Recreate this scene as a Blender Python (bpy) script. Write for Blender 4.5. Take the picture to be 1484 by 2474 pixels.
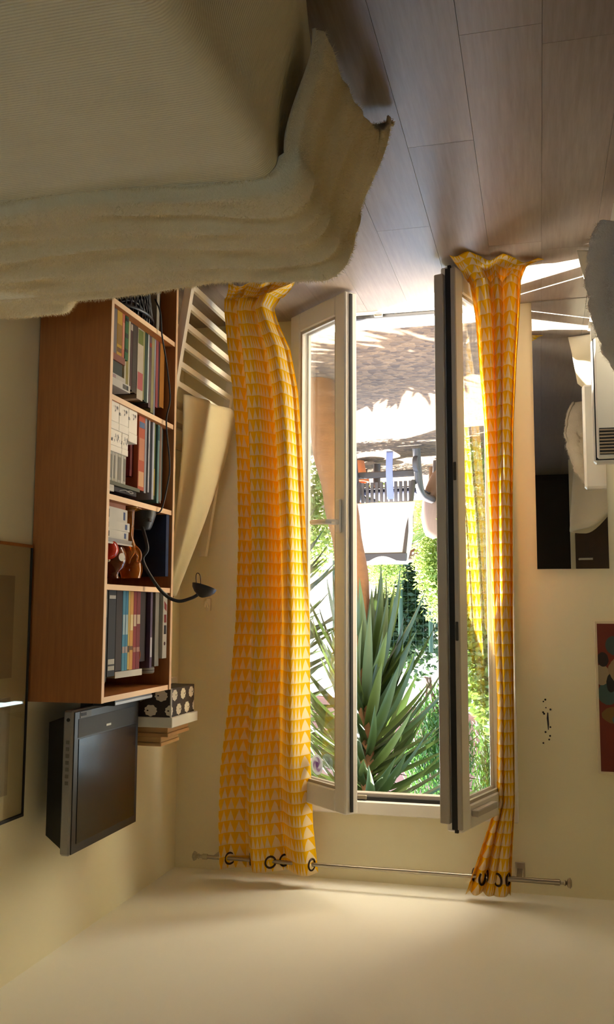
import bpy, math, random
from mathutils import Vector, Matrix, noise
random.seed(7)
for o in list(bpy.data.objects): bpy.data.objects.remove(o)
scene = bpy.context.scene
C = scene.collection
pi = math.pi

# ------------------------------------------------------------------ camera (photo was taken upside down: rolled by half a turn)
F_PX, YAW, PITCH, ROLL = 2214.95, 0.2482, 0.1080, 0.0037
CAM = Vector((0, 0, 1.3491))
fw = Vector((math.sin(YAW)*math.cos(PITCH), math.cos(YAW)*math.cos(PITCH), -math.sin(PITCH)))
rt = Vector((math.cos(YAW), -math.sin(YAW), 0)); up = rt.cross(fw)
r2 = rt*math.cos(ROLL)+up*math.sin(ROLL); u2 = -rt*math.sin(ROLL)+up*math.cos(ROLL)
r2, u2 = -r2, -u2
cd = bpy.data.cameras.new('camera'); cam = bpy.data.objects.new('camera', cd); C.objects.link(cam)
cam.matrix_world = Matrix(((r2.x, u2.x, -fw.x, CAM.x), (r2.y, u2.y, -fw.y, CAM.y), (r2.z, u2.z, -fw.z, CAM.z), (0, 0, 0, 1)))
cd.sensor_fit = 'VERTICAL'; cd.sensor_height = 36.0; cd.sensor_width = 36.0*1484/2474
cd.lens = F_PX/2474*36.0; cd.clip_start = 0.02; cd.clip_end = 200
scene.camera = cam

# ------------------------------------------------------------------ sky, sun, exposure
SUN_AZ = Vector((0.845, 0.535)).normalized(); SUN_EL = math.radians(45)
w = bpy.data.worlds.new('sky'); scene.world = w; w.use_nodes = True
nt = w.node_tree; nt.nodes.clear()
sky = nt.nodes.new('ShaderNodeTexSky'); sky.sky_type = 'NISHITA'; sky.sun_disc = False
sky.sun_elevation = SUN_EL; sky.sun_rotation = math.atan2(SUN_AZ.x, SUN_AZ.y)
sky.air_density = 1.0; sky.dust_density = 2.0; sky.ozone_density = 1.0
bgn = nt.nodes.new('ShaderNodeBackground'); bgn.inputs[1].default_value = 0.5
wo = nt.nodes.new('ShaderNodeOutputWorld')
nt.links.new(sky.outputs[0], bgn.inputs[0]); nt.links.new(bgn.outputs[0], wo.inputs[0])
sl = bpy.data.lights.new('sun', 'SUN'); sl.energy = 24.0; sl.angle = math.radians(0.53); sl.color = (1.0, 0.965, 0.91)
so = bpy.data.objects.new('sun', sl); C.objects.link(so)
sd = Vector((-SUN_AZ.x*math.cos(SUN_EL), -SUN_AZ.y*math.cos(SUN_EL), -math.sin(SUN_EL)))
so.rotation_euler = sd.to_track_quat('-Z', 'Y').to_euler(); so.location = (8, 10, 12)
pl = bpy.data.lights.new('door_portal', 'AREA'); pl.shape = 'RECTANGLE'; pl.size = 1.0; pl.size_y = 2.3; pl.energy = 0
pl.cycles.is_portal = True
po = bpy.data.objects.new('door_portal', pl); C.objects.link(po); po.location = (0.63, 4.3, 1.1); po.rotation_euler = (-pi/2, 0, 0)
vs = scene.view_settings; vs.view_transform = 'Standard'; vs.look = 'None'; vs.gamma = 1.0; vs.use_curve_mapping = False
vs.exposure = 1.88
try:
    scene.cycles.max_bounces = 14; scene.cycles.diffuse_bounces = 8; scene.cycles.transparent_max_bounces = 24; scene.cycles.caustics_reflective = True
    scene.cycles.sample_clamp_indirect = 12.0
except Exception: pass

# ------------------------------------------------------------------ materials
def lin(c):
    if max(c) > 1.0: c = [v/255 for v in c]
    return tuple((v/12.92 if v <= .04045 else ((v+.055)/1.055)**2.4) for v in c[:3]) + (1,)
class N:
    """small node graph helper"""
    def __init__(s, name):
        s.m = bpy.data.materials.new(name); s.m.use_nodes = True; s.t = s.m.node_tree; s.t.nodes.clear()
        s.out = s.n('ShaderNodeOutputMaterial')
    def n(s, ty, **k):
        x = s.t.nodes.new(ty)
        for a, b in k.items(): setattr(x, a, b)
        return x
    def put(s, sock, v):
        if hasattr(v, 'node'): s.t.links.new(v, sock)
        else: sock.default_value = v
    def math(s, op, a, b=0.0, c=0.0):
        x = s.n('ShaderNodeMath', operation=op); s.put(x.inputs[0], a); s.put(x.inputs[1], b); s.put(x.inputs[2], c); return x.outputs[0]
    def vmath(s, op, a, b=(0, 0, 0)):
        x = s.n('ShaderNodeVectorMath', operation=op); s.put(x.inputs[0], a); s.put(x.inputs[1], b)
        return x.outputs['Value'] if op in ('LENGTH', 'DISTANCE', 'DOT_PRODUCT') else x.outputs[0]
    def mix(s, f, a, b, blend='MIX'):
        x = s.n('ShaderNodeMix', data_type='RGBA', blend_type=blend); s.put(x.inputs[0], f); s.put(x.inputs[6], a); s.put(x.inputs[7], b); return x.outputs[2]
    def coord(s, k='Object'):
        return s.n('ShaderNodeTexCoord').outputs[k]
    def sep(s, v):
        x = s.n('ShaderNodeSeparateXYZ'); s.put(x.inputs[0], v); return x.outputs
    def scale(s, v, sc):
        x = s.n('ShaderNodeMapping'); s.put(x.inputs[0], v); x.inputs['Scale'].default_value = sc; return x.outputs[0]
    def noise(s, v, sc=5, det=4, rough=.5, col=False):
        x = s.n('ShaderNodeTexNoise'); s.put(x.inputs['Vector'], v); x.inputs['Scale'].default_value = sc; x.inputs['Detail'].default_value = det; x.inputs['Roughness'].default_value = rough
        return x.outputs['Color' if col else 'Fac']
    def ramp(s, f, stops):
        x = s.n('ShaderNodeValToRGB'); s.put(x.inputs[0], f); e = x.color_ramp.elements
        e[0].position, e[0].color = stops[0]; e[1].position, e[1].color = stops[1]
        for p_, c_ in stops[2:]:
            k = e.new(p_); k.color = c_
        return x.outputs[0]
    def bump(s, h, st=.2, d=.002):
        x = s.n('ShaderNodeBump'); s.put(x.inputs['Height'], h); x.inputs['Strength'].default_value = st; x.inputs['Distance'].default_value = d; return x.outputs[0]
    def bsdf(s, col, rough=.6, metal=0, normal=None, spec=None, trans=0, ior=None, sheen=0):
        b = s.n('ShaderNodeBsdfPrincipled'); s.put(b.inputs['Base Color'], col); s.put(b.inputs['Roughness'], rough); s.put(b.inputs['Metallic'], metal)
        if normal is not None: s.put(b.inputs['Normal'], normal)
        if spec is not None: b.inputs['Specular IOR Level'].default_value = spec
        if trans: b.inputs['Transmission Weight'].default_value = trans
        if ior: b.inputs['IOR'].default_value = ior
        if sheen: b.inputs['Sheen Weight'].default_value = sheen
        return b.outputs[0]
    def done(s, sh): s.t.links.new(sh, s.out.inputs[0]); return s.m
def plain(name, rgb, rough=.6, var=.12, sc=6, metal=0, bump=0, bsc=60, spec=None, stretch=(1, 1, 1), sheen=0):
    g = N(name); co = g.scale(g.coord(), stretch); c = lin(rgb)
    f = g.noise(co, sc, 5)
    d = tuple(v*(1-var) for v in c[:3])+(1,); l = tuple(min(1, v*(1+var)) for v in c[:3])+(1,)
    col = g.mix(f, d, l)
    nm = g.bump(g.noise(co, bsc, 4), bump) if bump else None
    return g.done(g.bsdf(col, rough, metal, nm, spec, sheen=sheen))
M = {}
def m_leaf(name, rgb, tr=.35, var=.35, rough=.45):
    g = N(name); co = g.coord(); c = lin(rgb)
    col = g.mix(g.noise(co, 2.5, 4), tuple(v*(1-var) for v in c[:3])+(1,), tuple(min(1, v*(1+var)) for v in c[:3])+(1,))
    a = g.bsdf(col, rough); t = g.n('ShaderNodeBsdfTranslucent'); g.put(t.inputs[0], col)
    x = g.n('ShaderNodeMixShader'); x.inputs[0].default_value = tr; g.t.links.new(a, x.inputs[1]); g.t.links.new(t.outputs[0], x.inputs[2])
    return g.done(x.outputs[0])
M['wall'] = plain('cream_wall_paint', (231, 224, 194), .85, .03, 1.5, bump=.12, bsc=220)
M['ceiling'] = plain('ceiling_paint', (238, 235, 220), .9, .02, 1.2, bump=.12, bsc=240)
M['white_plastic'] = plain('white_upvc', (226, 222, 214), .35, .03, 3)
M['grey_plastic'] = plain('grey_upvc', (176, 168, 158), .4, .04, 3)
M['seal'] = plain('black_rubber_seal', (18, 17, 16), .6, .1)
M['dark_metal'] = plain('dark_anodised_metal', (70, 68, 66), .4, .1, metal=.6)
M['chrome'] = plain('brushed_steel', (170, 160, 142), .28, .06, 20, metal=1.0, stretch=(1, 1, 1))
M['white_paint'] = plain('white_wood_paint', (234, 226, 206), .5, .03, 4)
M['edge'] = plain('pale_edge_band', (222, 184, 140), .5, .06, 8)
M['black_plastic'] = plain('black_plastic', (20, 20, 21), .38, .1, 8)
M['matt_black'] = plain('matt_black_metal', (24, 23, 23), .45, .1, 8)
M['silver_plastic'] = plain('silver_plastic', (150, 148, 146), .35, .05, 8, metal=.3)
M['pages'] = plain('book_paper', (205, 190, 158), .9, .12, 90, stretch=(1, 1, 8))
M['paper_white'] = plain('white_card', (226, 222, 210), .7, .04, 5)
M['earth'] = plain('garden_soil', (84, 66, 48), .95, .3, 6, bump=.5)
def m_wood():
    g = N('beech_veneer'); co = g.coord(); st = g.scale(co, (22, 22, 1.4))
    f = g.noise(st, 5, 6, .6); fine = g.noise(g.scale(co, (160, 160, 6)), 4, 3)
    col = g.ramp(f, [(.2, lin((150, 88, 34))), (.8, lin((178, 110, 48)))])
    col = g.mix(g.math('MULTIPLY', fine, .25), col, lin((128, 70, 30)))
    return g.done(g.bsdf(col, .5, 0, g.bump(fine, .05)))
M['wood'] = m_wood()
def m_floor():
    g = N('laminate_plank'); co = g.coord(); inf = g.n('ShaderNodeObjectInfo').outputs['Random']
    off = g.n('ShaderNodeCombineXYZ'); g.put(off.inputs[0], g.math('MULTIPLY', inf, 37.0)); g.put(off.inputs[1], g.math('MULTIPLY', inf, 91.0))
    p = g.vmath('ADD', co, off.outputs[0])
    gr = g.noise(g.scale(p, (26, 1.6, 1)), 3, 6, .6); fi = g.noise(g.scale(p, (240, 9, 1)), 2, 3)
    col = g.ramp(gr, [(.25, lin((132, 116, 102))), (.75, lin((166, 150, 136)))])
    col = g.mix(g.math('MULTIPLY', fi, .3), col, lin((106, 92, 80)))
    col = g.mix(.14, col, g.mix(inf, lin((104, 88, 76)), lin((186, 170, 154))))
    return g.done(g.bsdf(col, g.math('ADD', g.math('MULTIPLY', gr, .16), .26), 0, g.bump(fi, .06, .001), spec=.5))
M['floor'] = m_floor()
def m_glass(name='clear_pane', tint=(.97, .98, .96, 1), refl=.06):
    g = N(name); t = g.n('ShaderNodeBsdfTransparent'); t.inputs[0].default_value = tint
    gl = g.n('ShaderNodeBsdfGlossy'); gl.inputs['Roughness'].default_value = .01
    lw = g.n('ShaderNodeLayerWeight'); lw.inputs[0].default_value = .25
    x = g.n('ShaderNodeMixShader'); g.put(x.inputs[0], g.math('ADD', g.math('MULTIPLY', lw.outputs['Fresnel'], .22), refl*.5))
    g.t.links.new(t.outputs[0], x.inputs[1]); g.t.links.new(gl.outputs[0], x.inputs[2]); return g.done(x.outputs[0])
M['glass'] = m_glass()
def m_mirror():
    g = N('mirror_silver'); return g.done(g.bsdf((.86, .88, .85, 1), .005, 1.0))
M['mirror'] = m_mirror()
def m_curtain():
    g = N('yellow_triangle_cotton'); uv = g.sep(g.n('ShaderNodeUVMap').outputs[0])
    fu = g.math('FRACT', g.math('DIVIDE', uv[0], .030)); fv = g.math('FRACT', g.math('DIVIDE', uv[1], .051))
    a = g.math('MULTIPLY', g.math('ABSOLUTE', g.math('SUBTRACT', fu, .5)), 2.0)
    k = g.math('LESS_THAN', a, g.math('SUBTRACT', fv, .05))
    weave = g.noise(g.scale(g.n('ShaderNodeUVMap').outputs[0], (900, 900, 1)), 1, 2)
    yel = g.mix(weave, lin((230, 184, 4)), lin((242, 200, 14))); wh = lin((238, 222, 182))
    col = g.mix(k, yel, wh)
    d = g.bsdf(col, .85, 0, g.bump(weave, .1, .001), spec=.1); t = g.n('ShaderNodeBsdfTranslucent')
    g.put(t.inputs[0], g.mix(k, lin((250, 206, 4)), lin((250, 228, 150))))
    x = g.n('ShaderNodeMixShader'); x.inputs[0].default_value = .42
    g.t.links.new(d, x.inputs[1]); g.t.links.new(t.outputs[0], x.inputs[2]); return g.done(x.outputs[0])
M['curtain'] = m_curtain()
def m_cloth(name, rgb, rgb2, ribs=0, axis=1, rough=.95, bs=.5, tr=0):
    g = N(name); co = g.coord(); f = g.noise(co, 9, 5); fi = g.noise(co, 160, 4, .7)
    col = g.mix(f, lin(rgb), lin(rgb2)); h = fi
    if ribs:
        s = g.sep(co)[axis]; wv = g.math('SINE', g.math('MULTIPLY', s, ribs)); h = g.math('ADD', g.math('MULTIPLY', wv, .5), g.math('MULTIPLY', fi, .6))
        col = g.mix(g.math('ADD', g.math('MULTIPLY', wv, .10), .1), col, tuple(v*.62 for v in lin(rgb)[:3])+(1,))
    sh = g.bsdf(col, rough, 0, g.bump(h, bs, .003), spec=.15, sheen=.25)
    if tr:
        t = g.n('ShaderNodeBsdfTranslucent'); g.put(t.inputs[0], col); x = g.n('ShaderNodeMixShader'); x.inputs[0].default_value = tr
        g.t.links.new(sh, x.inputs[1]); g.t.links.new(t.outputs[0], x.inputs[2]); sh = x.outputs[0]
    return g.done(sh)
M['bedspread'] = m_cloth('ribbed_cream_bedspread', (214, 202, 164), (228, 217, 182), ribs=900, axis=1, bs=.35)
M['fleece'] = m_cloth('fleecy_beige_throw', (206, 188, 142), (230, 214, 172), bs=1.0)
M['fleece_fibre'] = plain('fleece_fibre', (234, 218, 174), .95, .15)
M['grey_fleece'] = m_cloth('grey_fleece', (202, 186, 164), (236, 226, 208), bs=1.0)
M['white_sheet'] = m_cloth('off_white_sheet', (222, 210, 184), (232, 222, 200), bs=.2, tr=.15)
M['linen'] = m_cloth('beige_linen', (196, 178, 138), (208, 190, 150), bs=.25, tr=.1)
M['white_felt'] = m_cloth('cream_upholstery', (206, 194, 164), (218, 206, 178), bs=.2)

# ------------------------------------------------------------------ mesh helpers
class MB:
    def __init__(s): s.v = []; s.f = []; s.uv = None
    def add(s, vs_, fs_):
        o = len(s.v); s.v += [tuple(p) for p in vs_]; s.f += [tuple(i+o for i in f) for f in fs_]; return s
    def box(s, x0, x1, y0, y1, z0, z1, b=0):
        if b <= 0:
            v = [(x, y, z) for x in (x0, x1) for y in (y0, y1) for z in (z0, z1)]
            return s.add(v, [(0, 1, 3, 2), (4, 6, 7, 5), (0, 4, 5, 1), (2, 3, 7, 6), (0, 2, 6, 4), (1, 5, 7, 3)])
        b = min(b, (x1-x0)*.45, (y1-y0)*.45, (z1-z0)*.45)
        v = []; idx = {}
        L = ((x0, x1), (y0, y1), (z0, z1))
        for i in (0, 1):
            for j in (0, 1):
                for k in (0, 1):
                    c = (L[0][i], L[1][j], L[2][k]); sg = (1 if i == 0 else -1, 1 if j == 0 else -1, 1 if k == 0 else -1)
                    for a in range(3):
                        p = [c[t]+(0 if t == a else sg[t]*b) for t in range(3)]
                        idx[(i, j, k, a)] = len(v); v.append(tuple(p))
        f = []
        for a in range(3):
            o1, o2 = [t for t in range(3) if t != a]
            for e in (0, 1):
                q = []
                for (p1, p2) in ((0, 0), (1, 0), (1, 1), (0, 1)):
                    key = [0, 0, 0]; key[a] = e; key[o1] = p1; key[o2] = p2; q.append(idx[(*key, a)])
                f.append(q)
        for a in range(3):       # edges along axis a
            o1, o2 = [t for t in range(3) if t != a]
            for p1 in (0, 1):
                for p2 in (0, 1):
                    k0 = [0, 0, 0]; k0[o1] = p1; k0[o2] = p2; k1 = list(k0); k1[a] = 1
                    f.append([idx[(*k0, o1)], idx[(*k1, o1)], idx[(*k1, o2)], idx[(*k0, o2)]])
        for i in (0, 1):
            for j in (0, 1):
                for k in (0, 1): f.append([idx[(i, j, k, a)] for a in range(3)])
        return s.add(v, f)
    def tube(s, pts, r, n=10, caps=True, closed=False):
        pts = [Vector(p) for p in pts]; m = len(pts); rr = r if callable(r) else (lambda t: r)
        prev = None; rings = []
        for i, p in enumerate(pts):
            if closed: t = (pts[(i+1) % m]-pts[i-1])
            else: t = (pts[min(i+1, m-1)]-pts[max(i-1, 0)])
            t.normalize()
            if prev is None: a = Vector((0, 0, 1)) if abs(t.z) < .9 else Vector((1, 0, 0)); nrm = t.cross(a).normalized()
            else: nrm = (prev-t*prev.dot(t)).normalized()
            prev = nrm; b = t.cross(nrm); q = rr(i/max(1, m-1))
            rings.append([p+nrm*(q*math.cos(2*pi*k/n))+b*(q*math.sin(2*pi*k/n)) for k in range(n)])
        v = [x for ring in rings for x in ring]; f = []
        for i in range(m if closed else m-1):
            j = (i+1) % m
            for k in range(n): f.append((i*n+k, i*n+(k+1) % n, j*n+(k+1) % n, j*n+k))
        if caps and not closed: f.append(tuple(range(n))[::-1]); f.append(tuple((m-1)*n+k for k in range(n)))
        return s.add(v, f)
    def lathe(s, prof, c=(0, 0, 0), n=20, axis=None):
        R = Matrix.Identity(3)
        if axis is not None: R = Vector(axis).normalized().to_track_quat('Z', 'Y').to_matrix()
        c = Vector(c); v = []; f = []; m = len(prof)
        for (r, z) in prof:
            for k in range(n): v.append(c+R @ Vector((r*math.cos(2*pi*k/n), r*math.sin(2*pi*k/n), z)))
        for i in range(m-1):
            for k in range(n): f.append((i*n+k, i*n+(k+1) % n, (i+1)*n+(k+1) % n, (i+1)*n+k))
        return s.add(v, f)
    def prism(s, poly, fn, d0, d1):
        n = len(poly); v = [fn(a, b, d0) for a, b in poly]+[fn(a, b, d1) for a, b in poly]
        f = [tuple(range(n))[::-1], tuple(range(n, 2*n))]+[(i, (i+1) % n, n+(i+1) % n, n+i) for i in range(n)]
        return s.add(v, f)
    def grid(s, fn, nu, nv, uvf=None):
        o = len(s.v); v = []; f = []
        for j in range(nv+1):
            for i in range(nu+1): v.append(tuple(fn(i/nu, j/nv)))
        for j in range(nv):
            for i in range(nu): f.append((j*(nu+1)+i, j*(nu+1)+i+1, (j+1)*(nu+1)+i+1, (j+1)*(nu+1)+i))
        if uvf: s.uv = [uvf(i/nu, j/nv) for j in range(nv+1) for i in range(nu+1)]
        return s.add(v, f)
    def build(s, name, mat, parent=None, smooth=None, loc=None, solid=0, sub=0):
        me = bpy.data.meshes.new(name); me.from_pydata(s.v, [], s.f); me.update()
        if s.uv:
            ul = me.uv_layers.new(name='UVMap')
            for l in me.loops: ul.data[l.index].uv = s.uv[l.vertex_index]
        me.materials.append(M[mat] if isinstance(mat, str) else mat)
        if smooth is not None:
            me.polygons.foreach_set('use_smooth', [True]*len(me.polygons))
            if smooth < 180: me.set_sharp_from_angle(angle=math.radians(smooth))
        o = bpy.data.objects.new(name, me); C.objects.link(o)
        if parent is not None: o.parent = parent
        if loc: o.location = loc
        if solid:
            mo = o.modifiers.new('thickness', 'SOLIDIFY'); mo.thickness = solid; mo.offset = 0
        if sub:
            mo = o.modifiers.new('smooth', 'SUBSURF'); mo.levels = sub; mo.render_levels = sub
        return o
def tag(o, label=None, cat=None, group=None, kind=None):
    if label: o['label'] = label
    if cat: o['category'] = cat
    if group: o['group'] = group
    if kind: o['kind'] = kind
    return o
def thing(name, label, cat, loc=(0, 0, 0), rot=(0, 0, 0), group=None, kind=None):
    e = bpy.data.objects.new(name, None); C.objects.link(e); e.location = loc; e.rotation_euler = rot; e.empty_display_size = .05
    return tag(e, label, cat, group, kind)
def copy_tree(o, parent=None):
    c = o.copy(); C.objects.link(c); c.parent = parent
    for ch in o.children: copy_tree(ch, c)
    return c
def lerp(a, b, t): return a+(b-a)*t
def sstep(a, b, x):
    t = max(0, min(1, (x-a)/(b-a))); return t*t*(3-2*t)
def table(rows, z):   # linear look-up in rows sorted by falling first column
    if z >= rows[0][0]: return rows[0][1:]
    for a, b in zip(rows, rows[1:]):
        if z >= b[0]:
            t = (a[0]-z)/(a[0]-b[0]); return tuple(lerp(p, q, t) for p, q in zip(a[1:], b[1:]))
    return rows[-1][1:]
def catmull(pts, n=8):
    P_ = [Vector(p) for p in pts]; out = []
    for i in range(len(P_)-1):
        a, b, c, d = P_[max(i-1, 0)], P_[i], P_[i+1], P_[min(i+2, len(P_)-1)]
        for k in range(n):
            t = k/n; out.append(.5*((2*b)+(c-a)*t+(2*a-5*b+4*c-d)*t*t+(3*b-a-3*c+d)*t**3))
    return out+[P_[-1]]

# ------------------------------------------------------------------ room shell
XR, XL, YB, YF, ZC = 1.63, -1.05, 4.02, -1.7, 2.5
OX0, OX1, OZ = 0.105, 1.085, 2.21      # door opening
def struct(o, label, cat): return tag(o, label, cat, kind='structure')
b = MB(); b.box(XL-.15, OX0, YB, YB+.2, -.15, 2.7); b.box(OX1, XR+.15, YB, YB+.2, -.15, 2.7); b.box(OX0, OX1, YB, YB+.2, OZ, 2.7)
struct(b.build('wall_back', 'wall'), 'cream painted wall around the garden door', 'wall')
struct(MB().box(XR, XR+.15, YF-.15, YB, -.1, 2.7).build('wall_right', 'wall'), 'cream painted wall behind the bookcase', 'wall')
b = MB(); b.box(XL-.15, XL, YF-.15, -1.22, -.1, 2.7); b.box(XL-.15, XL, -.34, YB, -.1, 2.7); b.box(XL-.15, XL, -1.22, -.34, 2.1, 2.7)
struct(b.build('wall_left', 'wall'), 'cream painted wall with the hall doorway', 'wall')
WX0, WX1, WZ0, WZ1 = .42, 1.52, .85, 2.2      # unseen window, added behind the viewer to brighten the room
b = MB(); b.box(XL, WX0, YF-.15, YF, -.1, 2.7); b.box(WX1, XR, YF-.15, YF, -.1, 2.7); b.box(WX0, WX1, YF-.15, YF, -.1, WZ0); b.box(WX0, WX1, YF-.15, YF, WZ1, 2.7)
struct(b.build('wall_front', 'wall'), 'cream painted wall behind the viewer', 'wall')
w1 = thing('added_window', 'white framed window added behind the viewer to brighten the room', 'window', (WX0, YF-.08, WZ0), kind='structure')
for (x0_, x1_, z0_, z1_) in ((0, .06, 0, 1.35), (1.04, 1.1, 0, 1.35), (.06, 1.04, 0, .06), (.06, 1.04, 1.29, 1.35), (.52, .58, .06, 1.29)): MB().box(x0_, x1_, -.03, .03, z0_, z1_, .004).build('frame_bar', 'white_plastic', w1)
for (x0_, x1_) in ((.06, .52), (.58, 1.04)): MB().box(x0_, x1_, -.006, .006, .06, 1.29).build('pane', 'glass', w1)
struct(MB().box(XL-.15, XR+.15, YF-.15, YB+.2, ZC, ZC+.15).build('ceiling', 'ceiling'), 'plain cream painted ceiling', 'ceiling')
# hall behind the doorway in the left wall
b = MB(); b.box(XL-1.35, XL-1.25, -1.6, 0, 0, 2.5); b.box(XL-1.25, XL-.15, -1.7, -1.6, 0, 2.5); b.box(XL-1.25, XL-.15, -.1, 0, 0, 2.5); b.box(XL-1.35, XL-.15, -1.7, 0, 2.4, 2.5); b.box(XL-1.35, XL-.15, -1.7, 0, -.1, 0)
struct(b.build('wall_hall', 'wall'), 'dim hallway beyond the left doorway', 'wall')
# floor: sub floor + planks
fl = MB().box(XL-.15, XR, YF, YB+.02, -.1, -.006).build('floor', plain('dark_floor_joint', (86, 66, 50), .9)); struct(fl, 'grey brown laminate plank floor', 'floor')
PW, PL = .19, 1.29
pm = {}
random.seed(3)
nx0 = int(math.floor((XL-.345)/PW)); nx1 = int(math.ceil((XR-.345)/PW))
offs = {-1: 2.545, -3: 3.42, 0: 3.11, -2: 2.05}
for i in range(nx0, nx1):
    x0 = max(.345+i*PW, XL); x1 = min(.345+(i+1)*PW, XR)
    if x1-x0 < .02: continue
    y = offs.get(i, random.random()*PL); 
    while y > YF: y -= PL
    while y < YB:
        y0 = max(y, YF); y1 = min(y+PL, YB)
        if y1-y0 > .02:
            key = (round(x1-x0, 3), round(y1-y0, 3))
            if key not in pm:
                o = MB().box(0, key[0]-.0007, 0, key[1]-.0007, -.0058, 0, .0004).build('plank', 'floor', fl); pm[key] = o.data
            else:
                o = bpy.data.objects.new('plank', pm[key]); C.objects.link(o); o.parent = fl
            o.location = (x0, y0, 0)
        y += PL

# ------------------------------------------------------------------ garden door: frame, threshold, two inward leaves
d1 = thing('door_1', 'white double door frame in the back wall', 'door frame', (OX0, YB, 0), kind='structure')
def local(o, e):   # world coordinates given -> keep under an Empty that only translates
    o.matrix_parent_inverse = e.matrix_world.inverted() if False else Matrix.Translation(-Vector(e.location)); return o
FY0, FY1 = 3.965, 4.04
for (a0, a1, nm) in ((OX0, OX0+.05, 'jamb'), (OX1-.05, OX1, 'jamb')):
    local(MB().box(a0, a1, FY0, FY1, 0, OZ, .004).build(nm, 'white_plastic', d1), d1)
local(MB().box(OX0+.05, OX1-.05, FY0, FY1, 2.155, OZ, .004).build('head_rail', 'white_plastic', d1), d1)
local(MB().box(OX0+.05, OX1-.05, FY0+.02, FY0+.035, 2.140, 2.156).build('head_seal', 'seal', d1), d1)
local(MB().box(OX0+.05, OX1-.05, FY0+.04, FY1, 2.125, 2.156, .003).build('outer_bead', 'grey_plastic', d1), d1)
local(MB().box(.74, .78, FY0+.012, FY0+.03, 2.132, 2.15, .002).build('striker_plate', 'chrome', d1), d1)
local(MB().box(OX0+.05, OX1-.05, FY0, YB+.2, -.02, .006, .003).build('sill', 'white_plastic', d1), d1)
local(MB().box(OX0+.05, OX1-.05, 4.0, 4.03, .006, .022, .003).build('threshold_bar', 'dark_metal', d1), d1)
local(MB().box(.66, .70, 3.98, 4.0, .006, .02, .002).build('striker_plate', 'chrome', d1), d1)
for z in (.22, 1.05, 1.9):
    local(MB().tube([(OX1-.052, FY0-.012, z-.05), (OX1-.052, FY0-.012, z+.05)], .009, 8).build('hinge', 'white_plastic', d1, 40), d1)

def leaf(name, label, hinge, ang, W, sx, handle, astragal):
    """local frame: x from hinge to free edge, y thickness (inside face at y=0 side -), z up"""
    e = thing(name, label, 'door', (hinge[0], hinge[1], 0), (0, 0, ang), kind='structure')
    T = .062; z0, z1 = .012, 2.148; S = .074; B = .088; y0, y1 = (-T/2, T/2)
    MB().box(0, S, y0, y1, z0, z1, .005).build('hinge_stile', 'white_plastic', e)
    MB().box(W-S, W, y0, y1, z0, z1, .005).build('lock_stile', 'white_plastic', e)
    MB().box(S, W-S, y0, y1, z0, z0+B, .005).build('bottom_rail', 'white_plastic', e)
    MB().box(S, W-S, y0, y1, z1-B, z1, .005).build('top_rail', 'white_plastic', e)
    MB().box(S-.006, W-S+.006, -.012, .012, z0+B-.006, z1-B+.006).build('pane', 'glass', e)
    g = MB()
    for yy in (-.017, .017):
        g.box(S, S+.012, yy-.006, yy+.006, z0+B, z1-B); g.box(W-S-.012, W-S, yy-.006, yy+.006, z0+B, z1-B)
        g.box(S, W-S, yy-.006, yy+.006, z0+B, z0+B+.012); g.box(S, W-S, yy-.006, yy+.006, z1-B-.012, z1-B)
    g.build('glazing_bead', 'grey_plastic', e)
    s1 = MB().box(W, W+.006, -.004, .008, z0+.01, z1-.01).build('seal', 'seal', e)
    if astragal:
        MB().box(W, W+.012, -.034, -.016, z0+.012, z1-.012, .002).build('lip', 'grey_plastic', e)
        MB().box(W, W+.02, .012, .05, z0+.03, z1-.03, .003).build('astragal', 'grey_plastic', e)
        MB().box(W, W+.01, -.016, -.004, z0+.0, z1-.0).build('seal', 'seal', e)
        for z in (.82, 1.42): MB().box(W+.001, W+.014, -.03, -.018, z-.035, z+.035, .002).build('lock_plate', 'dark_metal', e)
        MB().box(W-.28, W-.08, -.06, -.032, z1-.07, z1-.045, .003).build('vent_grip', 'grey_plastic', e)
    if handle:
        hh = MB().box(W-.055, W-.02, y0-.012 if sx < 0 else y1, y0 if sx < 0 else y1+.012, .89, 1.03, .004).build('handle_plate', 'white_plastic', e)
        ys = y0-.012 if sx < 0 else y1+.012; d = -1 if sx < 0 else 1
        MB().tube([(W-.037, ys, .985), (W-.037, ys+d*.035, .985), (W-.045, ys+d*.045, .985), (W-.16, ys+d*.045, .978)], .0115, 8).build('handle', 'white_plastic', hh, 40)
    return e
# right leaf: hinge near x=1.06, free edge about (0.74, 3.68)
hr = Vector((1.055, 3.955)); fr = Vector((.742, 3.665)); LW = .445
dr = (fr-hr); angR = math.atan2(dr.y, dr.x)
leafR = leaf('door_2', 'right door leaf standing partly open with white lever handle', hr, angR, dr.length, 1, True, False)
hl = Vector((.162, 3.955)); fl_ = Vector((.320, 3.475)); dl = fl_-hl
leafL = leaf('door_3', 'left door leaf swung wide open showing its seal edge', hl, math.atan2(dl.y, dl.x), dl.length, -1, False, True)
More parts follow.
